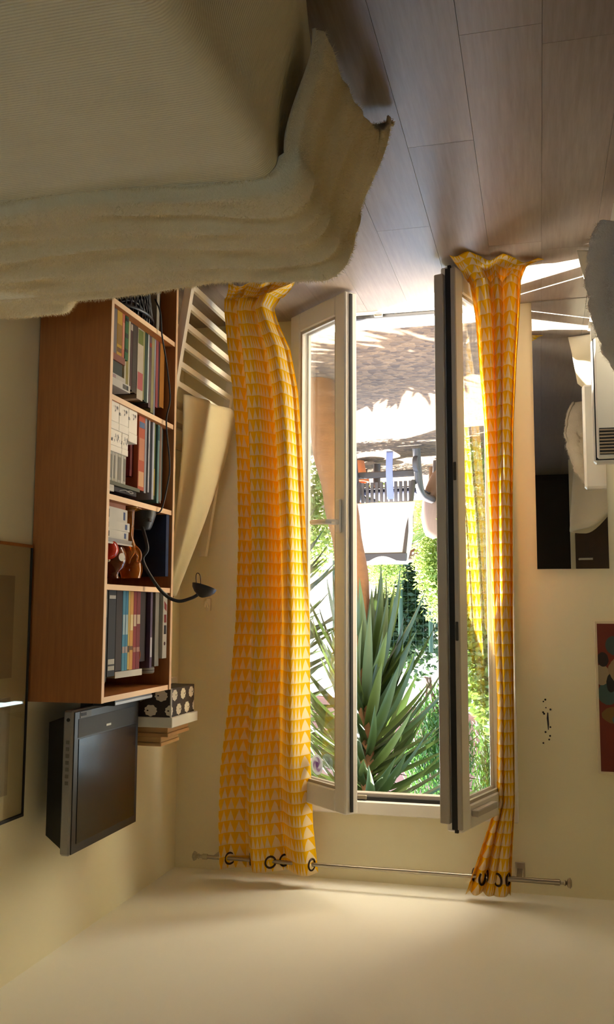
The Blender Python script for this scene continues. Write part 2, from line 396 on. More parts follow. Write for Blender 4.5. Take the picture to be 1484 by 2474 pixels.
# round spiral sticker on right pane
def m_spiral():
    g = N('spiral_sticker_print'); co = g.coord(); s = g.sep(co); r = g.vmath('LENGTH', co); a = g.math('ARCTAN2', s[2], s[0])
    sp = g.math('SINE', g.math('ADD', g.math('MULTIPLY', a, 3.0), g.math('MULTIPLY', r, 190.0)))
    col = g.mix(g.math('ADD', g.math('MULTIPLY', sp, .5), .5), lin((214, 220, 226)), lin((170, 150, 190)))
    col = g.mix(g.math('GREATER_THAN', r, .031), col, lin((222, 228, 232)))
    col = g.mix(g.math('LESS_THAN', r, .012), col, lin((150, 120, 175)))
    t = g.n('ShaderNodeBsdfTranslucent'); g.put(t.inputs[0], col); x = g.n('ShaderNodeMixShader'); x.inputs[0].default_value = .5
    g.t.links.new(g.bsdf(col, .4), x.inputs[1]); g.t.links.new(t.outputs[0], x.inputs[2]); return g.done(x.outputs[0])
st = MB().lathe([(0.0, 0), (.042, 0), (.042, .001), (0, .001)], n=28, axis=(0, 1, 0)).build('spiral_sticker', m_spiral(), leafR)
st.location = (.2, .013, 1.985)

# ------------------------------------------------------------------ curtain rod and curtains
rod = thing('curtain_rod', 'thin brushed steel curtain rod above the garden door', 'curtain rod', (.7, 3.87, 2.405))
def loc2(o): return local(o, rod)
loc2(MB().tube([(-.03, 3.87, 2.405), (1.42, 3.87, 2.405)], .008, 10).build('pole', 'chrome', rod, 40))
loc2(MB().tube([(-.03, 3.87, 2.405), (.2, 3.87, 2.405)], .0105, 10).build('pole_sleeve', 'chrome', rod, 40))
for x, s in ((-.03, -1), (1.42, 1)):
    loc2(MB().lathe([(0, 0), (.012, .0), (.012, .02), (.007, .024), (.007, .034), (.012, .04), (.006, .046), (.016, .05), (.021, .06), (.012, .066), (0, .066)], (x, 3.87, 2.405), 14, (s, 0, 0)).build('finial', m_glass('clear_finial', (.8, .78, .72, 1), .3) if s > 0 else 'chrome', rod, 40))
for x in (.105, 1.385):
    loc2(MB().box(x-.012, x+.012, 3.862, 4.02, 2.40, 2.412, .002).box(x-.02, x+.02, 4.012, 4.02, 2.375, 2.435, .002).build('bracket', 'chrome', rod))

def curtain(name, label, rows, cloth_w, waves, seed, eyelets, hem, slope=0.0):
    e = thing(name, label, 'curtain', (lerp(rows[3][1], rows[3][2], .5), rows[3][3], 0), group='yellow triangle print curtains')
    rnd = random.Random(seed); NU, NV = 150, 130
    zt = rows[0][0]; zs = []
    ph = [rnd.uniform(0, 6.28) for _ in range(8)]
    def pos(s, v):
        k = v*(len(hem)+100)  # v<1 hanging part
        z = lerp(zt, rows[-1][0], v)
        x0, x1, y, amp = table(rows, z)
        tw = ph[0]
        q = s+.035*math.sin(2*pi*s*2+ph[1]+1.3*(1-v))+.02*math.sin(2*pi*3*s+ph[2])
        fold = math.sin(2*pi*waves*q+ph[3]+1.2*math.sin(v*2.2+ph[4]))+.35*math.sin(2*pi*waves*2.3*q+ph[5]+v*2.5)*(.3+v*.7)
        fold2 = math.cos(2*pi*waves*q+ph[3]+1.2*math.sin(v*2.2+ph[4]))
        yy = y+amp*fold+.012*math.sin(7*v+9*s+ph[6])*(v)
        xx = lerp(x0, x1, s)+amp*.32*fold2*math.sin(pi*s)
        return Vector((xx, yy, z))
    # arc length at mid height for the print
    mid = [pos(i/NU, .5) for i in range(NU+1)]; acc = [0]
    for a, b2 in zip(mid, mid[1:]): acc.append(acc[-1]+(b2-a).length)
    sc = 1.0
    mb = MB(); nh = len(hem)*6
    def fn(s, t):
        j = t*(NV+nh)
        if j <= NV: return pos(s, (j/NV))
        u = (j-NV)/nh; p0 = pos(s, 1.0); p1 = pos(s, .97)
        x0, x1, y, z = table([(0, rows[-1][1], rows[-1][2], rows[-1][3], p0.z)]+[(-k-1, *h) for k, h in enumerate(hem)], -u*len(hem))
        x = lerp(x0, x1, s); wob = math.sin(2*pi*waves*.8*s+ph[3]+2*u)*.014*u+.01*math.sin(13*s+ph[2])*u+slope*(s-.5)*u
        return Vector((x, lerp(p0.y, y+wob, sstep(0, 1, u)), max(.006, z+.012*math.sin(17*s+ph[5]+u*2)*u+.006)))
    mb.grid(fn, NU, NV+nh, lambda s, t: (acc[int(round(s*NU))]*sc, -t*(NV+nh)/NV*zt))
    cl = mb.build('cloth', 'curtain', e, 180, solid=.0012); local(cl, e)
    for s in eyelets:
        p = pos(s, (zt-2.405)/(zt-rows[-1][0])); q = pos(s+.01, (zt-2.405)/(zt-rows[-1][0])); t = (q-p).normalized(); nn = Vector((t.y, -t.x, 0))
        up_ = Vector((0, 0, 1)); ring = [Vector((p.x, p.y, 2.405))+(t*math.cos(a)+up_*math.sin(a))*.023 for a in [2*pi*k/20 for k in range(20)]]
        ey = MB().tube(ring, .0046, 8, closed=True).build('eyelet', plain('dark_bronze_eyelet', (58, 40, 26), .35, .1, metal=.7) if 'ey' not in M else 'ey', e, 60)
        M['ey'] = ey.data.materials[0]; local(ey, e)
    return e
rowsR = [(2.445, .935, 1.35, 3.87, .040), (2.25, .955, 1.352, 3.85, .042), (2.0, .955, 1.325, 3.79, .05), (1.73, .95, 1.285, 3.76, .054), (1.39, .945, 1.255, 3.735, .056),
         (1.03, .955, 1.245, 3.715, .056), (.66, .965, 1.245, 3.68, .055), (.42, .975, 1.25, 3.64, .05), (.25, 1.0, 1.262, 3.61, .04), (.15, 1.04, 1.262, 3.58, .032), (.09, 1.055, 1.258, 3.55, .028), (.05, 1.02, 1.25, 3.53, .03)]
curtain('patterned_curtain', 'broad yellow triangle print curtain beside the bookcase corner', rowsR, 1.02, 2.3, 11, (.04, .36, .5, .68, .93), [(.96, 1.235, 3.50, .02), (.905, 1.21, 3.46, .006)])
rowsL = [(2.47, .14, .315, 3.87, .030), (2.3, .13, .255, 3.86, .030), (2.1, .115, .185, 3.84, .032), (1.7, .11, .176, 3.82, .04), (1.38, .106, .184, 3.79, .042),
         (.96, .098, .19, 3.76, .045), (.62, .087, .20, 3.72, .045), (.36, .068, .215, 3.67, .045), (.17, .05, .225, 3.61, .045), (.06, .042, .24, 3.55, .04)]
curtain('patterned_curtain', 'narrow bunched yellow triangle print curtain beside the mirror', rowsL, .8, 3.6, 23, (.1, .3, .55, .75, .95), [(.02, .27, 3.48, .015), (-.045, .30, 3.42, .006)], -.16)

# ------------------------------------------------------------------ bookcase
BX0, BX1, BY0, BY1, BZ = 1.362, 1.626, 2.716, 3.288, 1.644
T = .018
bc = thing('bookcase', 'beech veneer bookcase with open shelves standing against the right wall', 'bookcase', (1.5, 3.0, 0))
def L(o, e=bc): return local(o, e)
for y0 in (BY0, BY1-T):
    p_ = L(MB().box(BX0+.0015, BX1, y0, y0+T, 0, BZ).build('side_panel', 'wood', bc))
    MB().box(BX0, BX0+.0015, y0, y0+T, 0, BZ).build('edge_strip', 'edge', p_)
ZS = [.04, .320, .649, .984, 1.281, BZ]
for z in ZS:
    p_ = L(MB().box(BX0+.0015+.004, BX1-.006, BY0+T, BY1-T, z-T, z).build('shelf', 'wood', bc))
    MB().box(BX0+.004, BX0+.0055, BY0+T, BY1-T, z-T, z).build('edge_strip', 'edge', p_)
L(MB().box(BX1-.006, BX1-.001, BY0+T, BY1-T, .02, BZ-T).build('back_panel', 'wood', bc))
L(MB().box(BX0+.03, BX0+.045, BY0+T, BY1-T, 0, .04-T).build('plinth', 'wood', bc))

bookmats = {}
def bmat(rgb):
    k = tuple(int(v) for v in rgb)
    if k not in bookmats: bookmats[k] = plain('book_cover_%02x%02x%02x' % k, [v*.82 for v in k], .6, .14, 14, spec=.2)
    return bookmats[k]
def book(label, rgb, y0, y1, z0, h, depth=.19, x=1.385, tilt=0, title=None, blocks=(), group=None, name='book'):
    """standing book, spine faces -x"""
    e = thing(name, label, 'book', (x, (y0+y1)/2, z0), (tilt, 0, 0), group)
    w = y1-y0; c = min(.002, w*.2)
    mb = MB().box(0, c, -w/2, w/2, 0, h, .0006).box(c, depth, -w/2, -w/2+c, 0, h).box(c, depth, w/2-c, w/2, 0, h)
    mb.build('cover', bmat(rgb), e)
    MB().box(c+.001, depth-.004, -w/2+c, w/2-c, .004, h-.004).build('pages', 'pages', e)
    for (f0, f1, col) in blocks:
        MB().box(-.0006, .0004, -w/2*.82, w/2*.82, h*f0, h*f1).build('spine_print', bmat(col), e)
    return e
def flat(label, rgb, x0, x1, y0, y1, z0, h, rotz=0, pages=True, name='book', cat='book', blocks=(), group=None):
    """book lying flat, spine faces -x"""
    e = thing(name, label, cat, ((x0+x1)/2, (y0+y1)/2, z0), (0, 0, rotz), group)
    a, b2 = (x1-x0)/2, (y1-y0)/2; c = min(.002, h*.2)
    MB().box(-a, -a+c, -b2, b2, 0, h).box(-a+c, a, -b2, b2, 0, c).box(-a+c, a, -b2, b2, h-c, h).build('cover', bmat(rgb), e)
    MB().box(-a+c, a-.003, -b2+.003, b2-.003, c, h-c).build('pages', 'pages', e)
    for (f0, f1, col) in blocks: MB().box(-a-.0006, -a+.0004, lerp(-b2, b2, f0), lerp(-b2, b2, f1), h*.2, h*.8).build('spine_print', bmat(col), e)
    return e
W_ = (220, 214, 200)
# --- top compartment
z = ZS[4]
topb = [('tall grey speckled hardback at the near end of the top shelf', (72, 68, 60), 2.742, 2.790, .30, [(.1, .3, (120, 114, 100))]),
 ('thick charcoal hardback with silver title blocks on the top shelf', (32, 32, 35), 2.796, 2.852, .285, [(.8, .86, (196, 190, 176)), (.88, .93, (196, 190, 176)), (.06, .1, (190, 186, 178))]),
 ('dark brown hardback left of two blue spines, top shelf', (48, 30, 20), 2.854, 2.902, .27, []),
 ('light blue slim comic album nearest the dark brown hardback', (74, 150, 182), 2.904, 2.926, .272, [(.3, .55, (176, 206, 214)), (.7, .78, (190, 170, 160))]),
 ('second light blue slim comic album beside the yellow one', (60, 138, 172), 2.927, 2.948, .272, [(.3, .55, (176, 206, 214)), (.7, .78, (190, 170, 160))]),
 ('thin yellow comic album on the top shelf', (220, 186, 92), 2.949, 2.963, .27, [(.7, .78, (80, 60, 40))]),
 ('orange yellow comic album between yellow and red albums', (224, 160, 66), 2.964, 2.990, .272, [(.3, .5, (240, 214, 150)), (.7, .75, (120, 80, 40))]),
 ('red comic album next to the orange yellow album', (150, 34, 28), 2.991, 3.016, .272, [(.3, .45, (220, 190, 160)), (.72, .78, (180, 120, 90))]),
 ('darker red comic album with pale band on the top shelf', (126, 26, 24), 3.017, 3.048, .272, [(.3, .42, (210, 180, 150)), (.72, .78, (176, 120, 100))]),
 ('wide dark brown binder in the middle of the top shelf', (44, 24, 18), 3.062, 3.132, .25, []),
 ('slim purple hardback with white lettering on the top shelf', (96, 78, 104), 3.136, 3.155, .275, [(.6, .86, (214, 208, 214))]),
 ('dark navy patterned hardback on the top shelf', (40, 34, 44), 3.156, 3.178, .24, [(.3, .4, (120, 116, 120)), (.62, .7, (120, 116, 120))]),
 ('pale grey magazine file on the top shelf', (150, 144, 132), 3.180, 3.218, .272, []),]
for (lb, c, a, b2, h, bl) in topb: book(lb, c, a, b2, z, h, .2 if h < .29 else .22, 1.385 if h > .26 else 1.40, blocks=bl)
e = thing('ring_binder', 'white ring binder with red and black marks at the far end', 'binder', (1.372, 3.24, z))
MB().box(0, .0025, -.019, .021, 0, .245, .001).box(.0025, .21, -.019, -.0165, 0, .245).box(.0025, .21, .0185, .021, 0, .245).build('cover', bmat((206, 198, 180)), e)
MB().box(.003, .2, -.016, .018, .004, .235).build('pages', 'pages', e)
MB().add([(-.0008, -.010, .03), (-.0008, .012, .045), (-.0008, .012, .07), (-.0008, -.008, .06)], [(0, 1, 2, 3)]).build('red_mark', bmat((140, 40, 30)), e)
MB().box(-.0008, .0, -.008, .012, .082, .112).build('red_mark', bmat((140, 40, 30)), e)
MB().box(-.0008, .0, -.008, .012, .122, .155).build('black_mark', bmat((40, 36, 36)), e)
MB().lathe([(0, 0), (.007, 0), (.007, .0008), (0, .0008)], (-.0002, .0, .19), 12, (-1, 0, 0)).build('brown_dot', bmat((90, 50, 40)), e)
pb = flat('white paperback lying across the tops of the comic albums', W_, 1.39, 1.51, 2.88, 3.075, z+.2735, .022, .05, name='paperback')
e = thing('round_disc', 'orange disc tucked beside the red albums', 'disc', (1.40, 3.055, z+.225), (0, 0, 0))
MB().lathe([(0, -.002), (.045, -.002), (.046, 0), (.045, .002), (0, .002)], (0.03, 0, 0), 24, (0, 1, 0)).build('disc_body', bmat((196, 96, 36)), e); MB().lathe([(0, 0), (.016, 0), (.016, .0005), (0, .0005)], (.03, -.0021, 0), 16, (0, -1, 0)).build('disc_label', bmat((150, 60, 26)), e)
e = thing('round_case', 'pale grey round case lying on the magazine file', 'case', (1.43, 3.185, z+.2735))
MB().lathe([(0, 0), (.036, 0), (.04, .004), (.04, .02), (.036, .024), (0, .024)], n=22).build('case_body', bmat((158, 150, 140)), e, 40); MB().lathe([(.0402, .011), (.0406, .012), (.0402, .013)], n=22).build('case_seam', 'seal', e)

# --- second compartment (stack of paperbacks, glass, lamp base, navy folder)
z = ZS[3]
flat('pinkish paperback at the bottom of the near stack', (196, 130, 100), 1.40, 1.52, 2.762, 2.93, z, .016, .06, name='paperback')
flat('lowest of three white spined paperbacks stacked near the lamp', W_, 1.392, 1.505, 2.755, 2.94, z+.0165, .046, -.03, name='paperback', blocks=[(.1, .2, (60, 60, 60)), (.82, .9, (60, 80, 130))])
flat('middle one of three white spined paperbacks in the stack', W_, 1.388, 1.50, 2.752, 2.945, z+.063, .030, .02, name='paperback', blocks=[(.1, .2, (60, 60, 60)), (.82, .9, (60, 80, 130))])
flat('uppermost white spined paperback under the grey tray', W_, 1.388, 1.50, 2.75, 2.942, z+.0935, .030, -.02, name='paperback', blocks=[(.1, .2, (60, 60, 60)), (.82, .9, (60, 80, 130))])
e = thing('plastic_tray', 'clear grey plastic tray on the paperback stack', 'tray', (1.45, 2.85, z+.124))
MB().box(-.07, .06, -.105, .105, 0, .003).box(-.07, -.067, -.105, .105, .003, .018).box(.057, .06, -.105, .105, .003, .018).box(-.067, .057, -.105, -.102, .003, .018).box(-.067, .057, .102, .105, .003, .018).build('tray_body', plain('grey_clear_plastic', (120, 112, 104), .25), e)
MB().box(-.073, -.07, -.108, .108, .014, .019).build('rim', plain('grey_rim', (170, 160, 148), .3), e)
e = thing('glass_ball', 'shiny red ball ornament in the grey tray', 'ornament', (1.40, 2.815, z+.161))
MB().lathe([(.034*math.sin(a), -.034*math.cos(a)) for a in [pi*k/14 for k in range(15)]], n=22).build('ball', plain('red_glaze', (190, 40, 20), .18), e, 180)
MB().lathe([(.006, .032), (.007, .036), (.004, .041), (0, .041)], n=10).build('cap', 'chrome', e)
def m_amber(nm, c, r=.02):
    g = N(nm); return g.done(g.bsdf(lin(c), r, trans=.75, ior=1.45))
M['amber'] = m_amber('amber_glass', (226, 140, 40)); M['brown_amber'] = m_amber('brown_amber_glass', (150, 70, 24))
def vase(name, label, loc, prof, mat, rot=(0, 0, 0), extra=None):
    e = thing(name, label, 'glassware', loc, rot)
    MB().lathe(prof, n=26).build('bowl', mat, e, 60)
    if extra: extra(e)
    return e
e = vase('glass_jug', 'brown amber glass jug with pale label on the tray', (1.425, 2.89, z+.1285), [(0, .0), (.028, 0), (.04, .012), (.05, .04), (.052, .065), (.045, .09), (.028, .104), (.024, .115), (.03, .126), (.026, .126), (.02, .114), (.024, .102), (.04, .088), (.047, .064), (.045, .04), (.034, .014), (0, .006)], 'brown_amber')
MB().lathe([(0, 0), (.014, 0), (.014, .001), (0, .001)], (-.047, -.02, .055), 14, (-1, -.4, 0)).build('paper_label', 'paper_white', e)
e = vase('glass_goblet', 'clear amber glass goblet with honey coloured bowl beside the lamp', (1.41, 3.015, z), [(0, 0), (.034, 0), (.034, .004), (.008, .012), (.006, .06), (.006, .13), (.012, .145), (.03, .17), (.04, .2), (.041, .225), (.034, .25), (.031, .25), (.038, .224), (.037, .2), (.027, .172), (.006, .15), (0, .148)], 'amber')
MB().lathe([(0, .153), (.008, .156), (.025, .175), (.034, .2), (.034, .212), (0, .212)], n=24).build('honey_liquid', 'brown_amber', e, 40)
e = vase('glass_bird', 'twisted amber glass ornament standing between jug and goblet', (1.395, 2.965, z), [(0, 0), (.03, 0), (.03, .006), (.012, .016), (.009, .1), (.016, .118), (.024, .14), (.02, .165), (.008, .182), (.004, .2), (0, .202)], 'amber')
MB().tube(catmull([(-.02, 0, .14), (-.035, .01, .16), (-.03, .02, .19), (-.012, .015, .2)], 6), .006, 8).build('twisted_handle', 'amber', e, 60)
book('thin black video case standing behind the red ball', (34, 30, 28), 2.752, 2.770, z, .27, .1, 1.52)
book('thin pale video case standing behind the red ball', (190, 184, 172), 2.772, 2.788, z, .27, .1, 1.52)
book('second black video case behind the glass jug', (38, 34, 34), 2.79, 2.812, z, .268, .1, 1.52, blocks=[(.7, .9, (200, 196, 186))])
book('brown boxed cassette behind the glass jug', (112, 84, 62), 2.814, 2.862, z, .266, .1, 1.52, blocks=[(.78, .95, (206, 200, 188))])
book('taupe boxed cassette behind the glass goblet', (130, 106, 86), 2.864, 2.905, z, .266, .1, 1.52, blocks=[(.8, .95, (206, 200, 188))])
book('large navy blue folder standing at the far end of the lamp shelf', (44, 58, 92), 3.235, 3.262, z, .235, .205, 1.372)

# --- third compartment
z = ZS[2]
def m_marks(nm, base, ink, sc, th, band):
    g = N(nm); co = g.coord(); s = g.sep(co)
    k = g.math('GREATER_THAN', g.noise(g.scale(co, (1, 1.6, .7)), sc, 2), th)
    k = g.math('MULTIPLY', k, g.math('MULTIPLY', g.math('GREATER_THAN', s[2], band[0]), g.math('LESS_THAN', s[2], band[1])))
    return g.done(g.bsdf(g.mix(k, lin(base), lin(ink)), .45))
M['cdbox'] = m_marks('white_box_with_black_drawings', (214, 206, 190), (22, 20, 20), 55, .55, (.012, .04))
def boxed(name, label, x0, x1, y0, y1, z0, h, mat, cat='box'):
    e = thing(name, label, cat, ((x0+x1)/2, (y0+y1)/2, z0)); a, b2 = (x1-x0)/2, (y1-y0)/2
    MB().box(-a, a, -b2, b2, 0, h*.72, .001).build('box_base', mat, e); MB().box(-a-.0008, a+.0008, -b2-.0008, b2+.0008, h*.72, h, .001).build('lid', mat, e)
    return e
boxed('card_box', 'larger white box with black drawings at the near end', 1.372, 1.50, 2.745, 2.81, z, .095, 'cdbox')
boxed('card_box', 'white box with black drawings right beside the larger one', 1.372, 1.50, 2.812, 2.885, z, .095, 'cdbox')
boxed('card_box', 'white box with letter marks at the far end of its row', 1.372, 1.50, 2.887, 2.955, z, .115, 'cdbox')
boxed('card_box', 'smaller white box with black drawings on the larger box', 1.372, 1.48, 2.745, 2.835, z+.0955, .075, 'cdbox')
boxed('card_box', 'smaller white box with letter marks under white spines', 1.372, 1.48, 2.837, 2.885, z+.0955, .075, 'cdbox')
ws = [2.745, 2.760, 2.777, 2.789, 2.800, 2.818, 2.845, 2.862, 2.882]
wl = ['first', 'second', 'third', 'fourth', 'fifth', 'sixth', 'seventh', 'eighth']
for i in range(8): book('white spined booklet, %s from the near end of the little row' % wl[i], [(220, 212, 196), (196, 190, 172), (224, 218, 204), (206, 198, 182)][i % 4], ws[i], ws[i+1]-.0012, z+.171, .098, .11, 1.376, blocks=[(.1, .9, (150, 144, 130))] if i % 2 else [], group='white booklets on the middle shelf')
flat('thin green and cream picture book lying over the white booklets', (110, 108, 84), 1.372, 1.53, 2.742, 2.99, z+.2695, .012, 0)
e = thing('ribbon_box', 'dark flat box with pale ribbon loop below the shelf', 'box', (1.44, 2.89, z+.282)); MB().box(-.06, .06, -.09, .09, 0, .018, .002).build('box_body', bmat((48, 36, 34)), e)
MB().tube(catmull([(-.061, -.05, .012), (-.064, -.01, .006), (-.066, .03, .012), (-.066, .05, .008), (-.064, .03, .004), (-.064, 0, .01)], 6), .0016, 6).build('ribbon', bmat((176, 168, 164)), e)
flat('small white booklet lying flat right below the lamp shelf', W_, 1.375, 1.47, 2.738, 2.792, z+.282, .012, 0)
flat('thin white pad lying on the small white booklet', (226, 220, 206), 1.374, 1.46, 2.738, 2.79, z+.2942, .010, 0)
midb = [('red hardback standing beside the white boxes', (126, 22, 22), 2.962, 2.99, .225, 1.40, [(.1, .9, (104, 16, 18))]),
 ('thick orange red patterned hardback on the middle shelf', (196, 88, 52), 2.992, 3.045, .27, 1.382, [(.08, .16, (80, 110, 150)), (.3, .6, (214, 140, 100)), (.75, .95, (224, 170, 120))]),
 ('slim pale grey book beside the orange hardback', (158, 160, 168), 3.046, 3.062, .275, 1.382, []),
 ('navy book with white edge on the middle shelf', (34, 40, 60), 3.063, 3.082, .272, 1.392, []),
 ('slim white book between two navy books', (200, 200, 206), 3.083, 3.095, .268, 1.384, []),
 ('second navy book with spotted spine on the middle shelf', (30, 36, 56), 3.096, 3.118, .262, 1.396, [(.5, .6, (110, 80, 60))]),
 ('pale lavender white spined book on the middle shelf', (196, 200, 214), 3.119, 3.136, .29, 1.384, []),
 ('thin green and yellow book on the middle shelf', (104, 118, 48), 3.137, 3.149, .288, 1.386, [(.6, .95, (190, 160, 60))]),
 ('dark green book beside the teal one', (30, 66, 38), 3.15, 3.166, .285, 1.392, []),
 ('pale teal book on the middle shelf', (128, 170, 168), 3.167, 3.185, .298, 1.384, [(.02, .2, (70, 120, 120))]),
 ('thin brown book beside the pale teal one', (142, 98, 76), 3.186, 3.198, .29, 1.386, []),
 ('thin grey beige book on the middle shelf', (168, 152, 136), 3.199, 3.21, .295, 1.386, []),
 ('black green book near the far end of middle shelf', (26, 36, 34), 3.211, 3.23, .285, 1.40, []),
 ('slate teal book last at the far end of middle shelf', (66, 92, 96), 3.231, 3.247, .28, 1.398, [])]
for (lb, c, a, b2, h, x, bl) in midb: book(lb, c, a, b2, z, h, .2, x, blocks=bl)
# --- fourth compartment
z = ZS[1]
lowb = [('dark mottled paperback at the near end of the lower shelf', (70, 56, 52), 2.742, 2.764, .155, [(.3, .9, (110, 84, 74))]),
 ('grey paperback with round emblem on the lower shelf', (128, 114, 106), 2.765, 2.802, .158, []),
 ('yellow paperback on the lower shelf', (214, 164, 36), 2.803, 2.842, .158, [(.3, .75, (160, 116, 30)), (.82, .92, (120, 80, 30))]),
 ('salmon pink paperback beside the yellow one', (206, 110, 76), 2.843, 2.862, .158, [(.2, .8, (226, 150, 120))]),
 ('green paperback with black bars beside the pink one', (30, 100, 44), 2.866, 2.892, .158, [(.05, .12, (10, 30, 14)), (.4, .5, (10, 30, 14)), (.75, .82, (10, 30, 14))]),
 ('cream slim book on the lower shelf', (200, 190, 160), 2.895, 2.908, .235, []),
 ('olive yellow slim book on the lower shelf', (152, 136, 58), 2.909, 2.925, .24, []),
 ('thin white backed book next to the olive one', (214, 204, 176), 2.926, 2.938, .25, []),
 ('dark red brown book with pale label on the lower shelf', (74, 40, 34), 2.939, 2.957, .245, [(.03, .12, (200, 180, 160))]),
 ('thick dark umber book on the lower shelf', (66, 52, 36), 2.958, 2.996, .25, []),
 ('white book with pink flowers and green foot on the lower shelf', (204, 188, 164), 3.0, 3.052, .265, [(.02, .22, (112, 122, 44)), (.62, .86, (190, 90, 90))]),
 ('thin lime spined book beside the flowered one', (168, 160, 96), 3.053, 3.062, .258, []),
 ('dark bottle green book on the lower shelf', (40, 66, 52), 3.063, 3.088, .262, []),
 ('glossy white slim book on the lower shelf', (214, 222, 222), 3.09, 3.102, .26, []),
 ('plum grey book on the lower shelf', (110, 88, 92), 3.103, 3.124, .275, [(.1, .16, (170, 60, 40))]),
 ('pale olive tall book on the lower shelf', (168, 160, 112), 3.125, 3.15, .29, []),
 ('pale blue grey slim book on the lower shelf', (166, 172, 190), 3.151, 3.163, .295, []),
 ('rose pink book near the far end of the lower shelf', (176, 84, 84), 3.166, 3.188, .26, []),
 ('thin dark violet book near the far end of the lower shelf', (70, 50, 64), 3.189, 3.2, .255, []),
 ('ochre orange book last at the far end of the lower shelf', (196, 128, 34), 3.204, 3.245, .25, [])]
for (lb, c, a, b2, h, bl) in lowb: book(lb, c, a, b2, z, h, .19, 1.384 if h < .2 else 1.398, blocks=bl)
flat('orange edged dark book lying over the short near paperbacks', (150, 84, 60), 1.38, 1.53, 2.742, 2.862, z+.1585, .024, 0)
flat('dark green cloth book lying over the orange edged one', (58, 64, 54), 1.385, 1.54, 2.742, 2.85, z+.183, .046, 0)
flat('white book lying high on the near stack of the lower shelf', (210, 200, 184), 1.38, 1.54, 2.742, 2.87, z+.2295, .018, 0, blocks=[(.1, .4, (180, 150, 150))])
flat('thick white book with black figures lying topmost in the lower shelf stack', W_, 1.374, 1.54, 2.742, 2.895, z+.248, .026, 0, blocks=[(.62, .78, (90, 84, 74)), (.8, .9, (50, 48, 46))])
# --- bottom: black mesh basket and a white book
def basket():
    e = thing('mesh_basket', 'black plastic mesh basket in the bottom of the bookcase', 'basket', (1.46, 2.99, ZS[0]))
    def P_(a, t): r = lerp(.085, .118, t); return Vector((r*math.cos(a)*.85, r*math.sin(a)*1.35, .004+.235*t))
    NA = 40; mb = MB()
    MB().add([P_(2*pi*k/NA, 0) for k in range(NA)], [tuple(range(NA))]).build('base', 'black_plastic', e, solid=.004)
    rim = MB().tube([P_(2*pi*k/NA, 1) for k in range(NA)], .006, 8, closed=True).build('rim', 'black_plastic', e, 60)
    for sgn in (1, -1):
        for k in range(NA):
            a0 = 2*pi*k/NA; mb.tube([P_(a0+sgn*.5*t, t) for t in [i/8 for i in range(9)]], .0028, 5)
    for t in (.0, .1, .2): mb.tube([P_(2*pi*k/NA, t) for k in range(NA)], .003, 5, closed=True)
    mb.build('mesh_wall', 'black_plastic', e, 60)
    MB().tube(catmull([(-.03, -.1, .22), (-.06, -.05, .2), (-.07, .02, .21), (-.05, .06, .235)], 8), .005, 7).build('inner_hoop', 'black_plastic', e, 60)
basket()
book('tall white book standing behind the black basket', (186, 178, 160), 3.19, 3.215, ZS[0], .24, .18, 1.41)
book('tall dark book at the far end of the bottom shelf', (52, 40, 34), 3.22, 3.245, ZS[0], .2, .18, 1.42)

# ------------------------------------------------------------------ desk lamp on the third shelf, cord down the front
lamp = thing('desk_lamp', 'black gooseneck desk lamp on the bookcase shelf', 'lamp', (1.415, 3.105, ZS[3]))
def LL(o): return local(o, lamp)
LL(MB().lathe([(0, 0), (.05, 0), (.05, .012), (.034, .06), (.028, .068), (0, .068)], (1.416, 3.115, ZS[3]), 28).build('base', 'matt_black', lamp, 40))
LL(MB().box(1.372, 1.378, 3.08, 3.10, ZS[3]+.03, ZS[3]+.042, .001).build('switch', 'black_plastic', lamp))
neck = catmull([(1.405, 3.09, ZS[3]+.06), (1.365, 3.04, 1.10), (1.352, 3.02, 1.135), (1.368, 3.02, 1.17), (1.34, 3.05, 1.24), (1.305, 3.08, 1.292), (1.262, 3.10, 1.314), (1.212, 3.10, 1.303), (1.19, 3.10, 1.292)], 10)
LL(MB().tube(neck, .0062, 10).build('gooseneck', 'matt_black', lamp, 60))
hd = LL(MB().lathe([(.006, .034), (.014, .03), (.03, .02), (.042, .006), (.046, -.006), (.043, -.006), (.04, .004), (.028, .016), (.012, .026), (0, .028)], (1.165, 3.10, 1.268), 28, (.25, -.22, 1)).build('head', 'matt_black', lamp, 40))
LL(MB().tube([(1.18, 3.10, 1.29), (1.172, 3.10, 1.282), (1.165, 3.1, 1.276)], .01, 10).build('head_joint', 'matt_black', lamp, 40))
LL(MB().lathe([(0, 0), (.012, -.002), (.014, -.012), (.009, -.022), (0, -.026)], (1.168, 3.1, 1.29), 14, (.25, -.22, 1)).build('bulb', 'paper_white', lamp, 60))
LL(MB().tube(catmull([(1.19, 3.09, 1.265), (1.192, 3.09, 1.225), (1.186, 3.09, 1.214), (1.176, 3.09, 1.225), (1.174, 3.09, 1.262)], 6), .0016, 6).build('wire_guard', 'matt_black', lamp, 60))
cord = catmull([(1.375, 3.13, ZS[3]+.008), (1.352, 3.14, .975), (1.352, 3.19, .88), (1.352, 3.21, .80), (1.352, 3.175, .68), (1.354, 3.175, .62), (1.352, 3.20, .54), (1.352, 3.16, .42), (1.352, 3.11, .32), (1.352, 3.09, .24), (1.37, 3.08, .19)], 8)
LL(MB().tube(cord, .0032, 7).build('cord', 'black_plastic', lamp, 60))

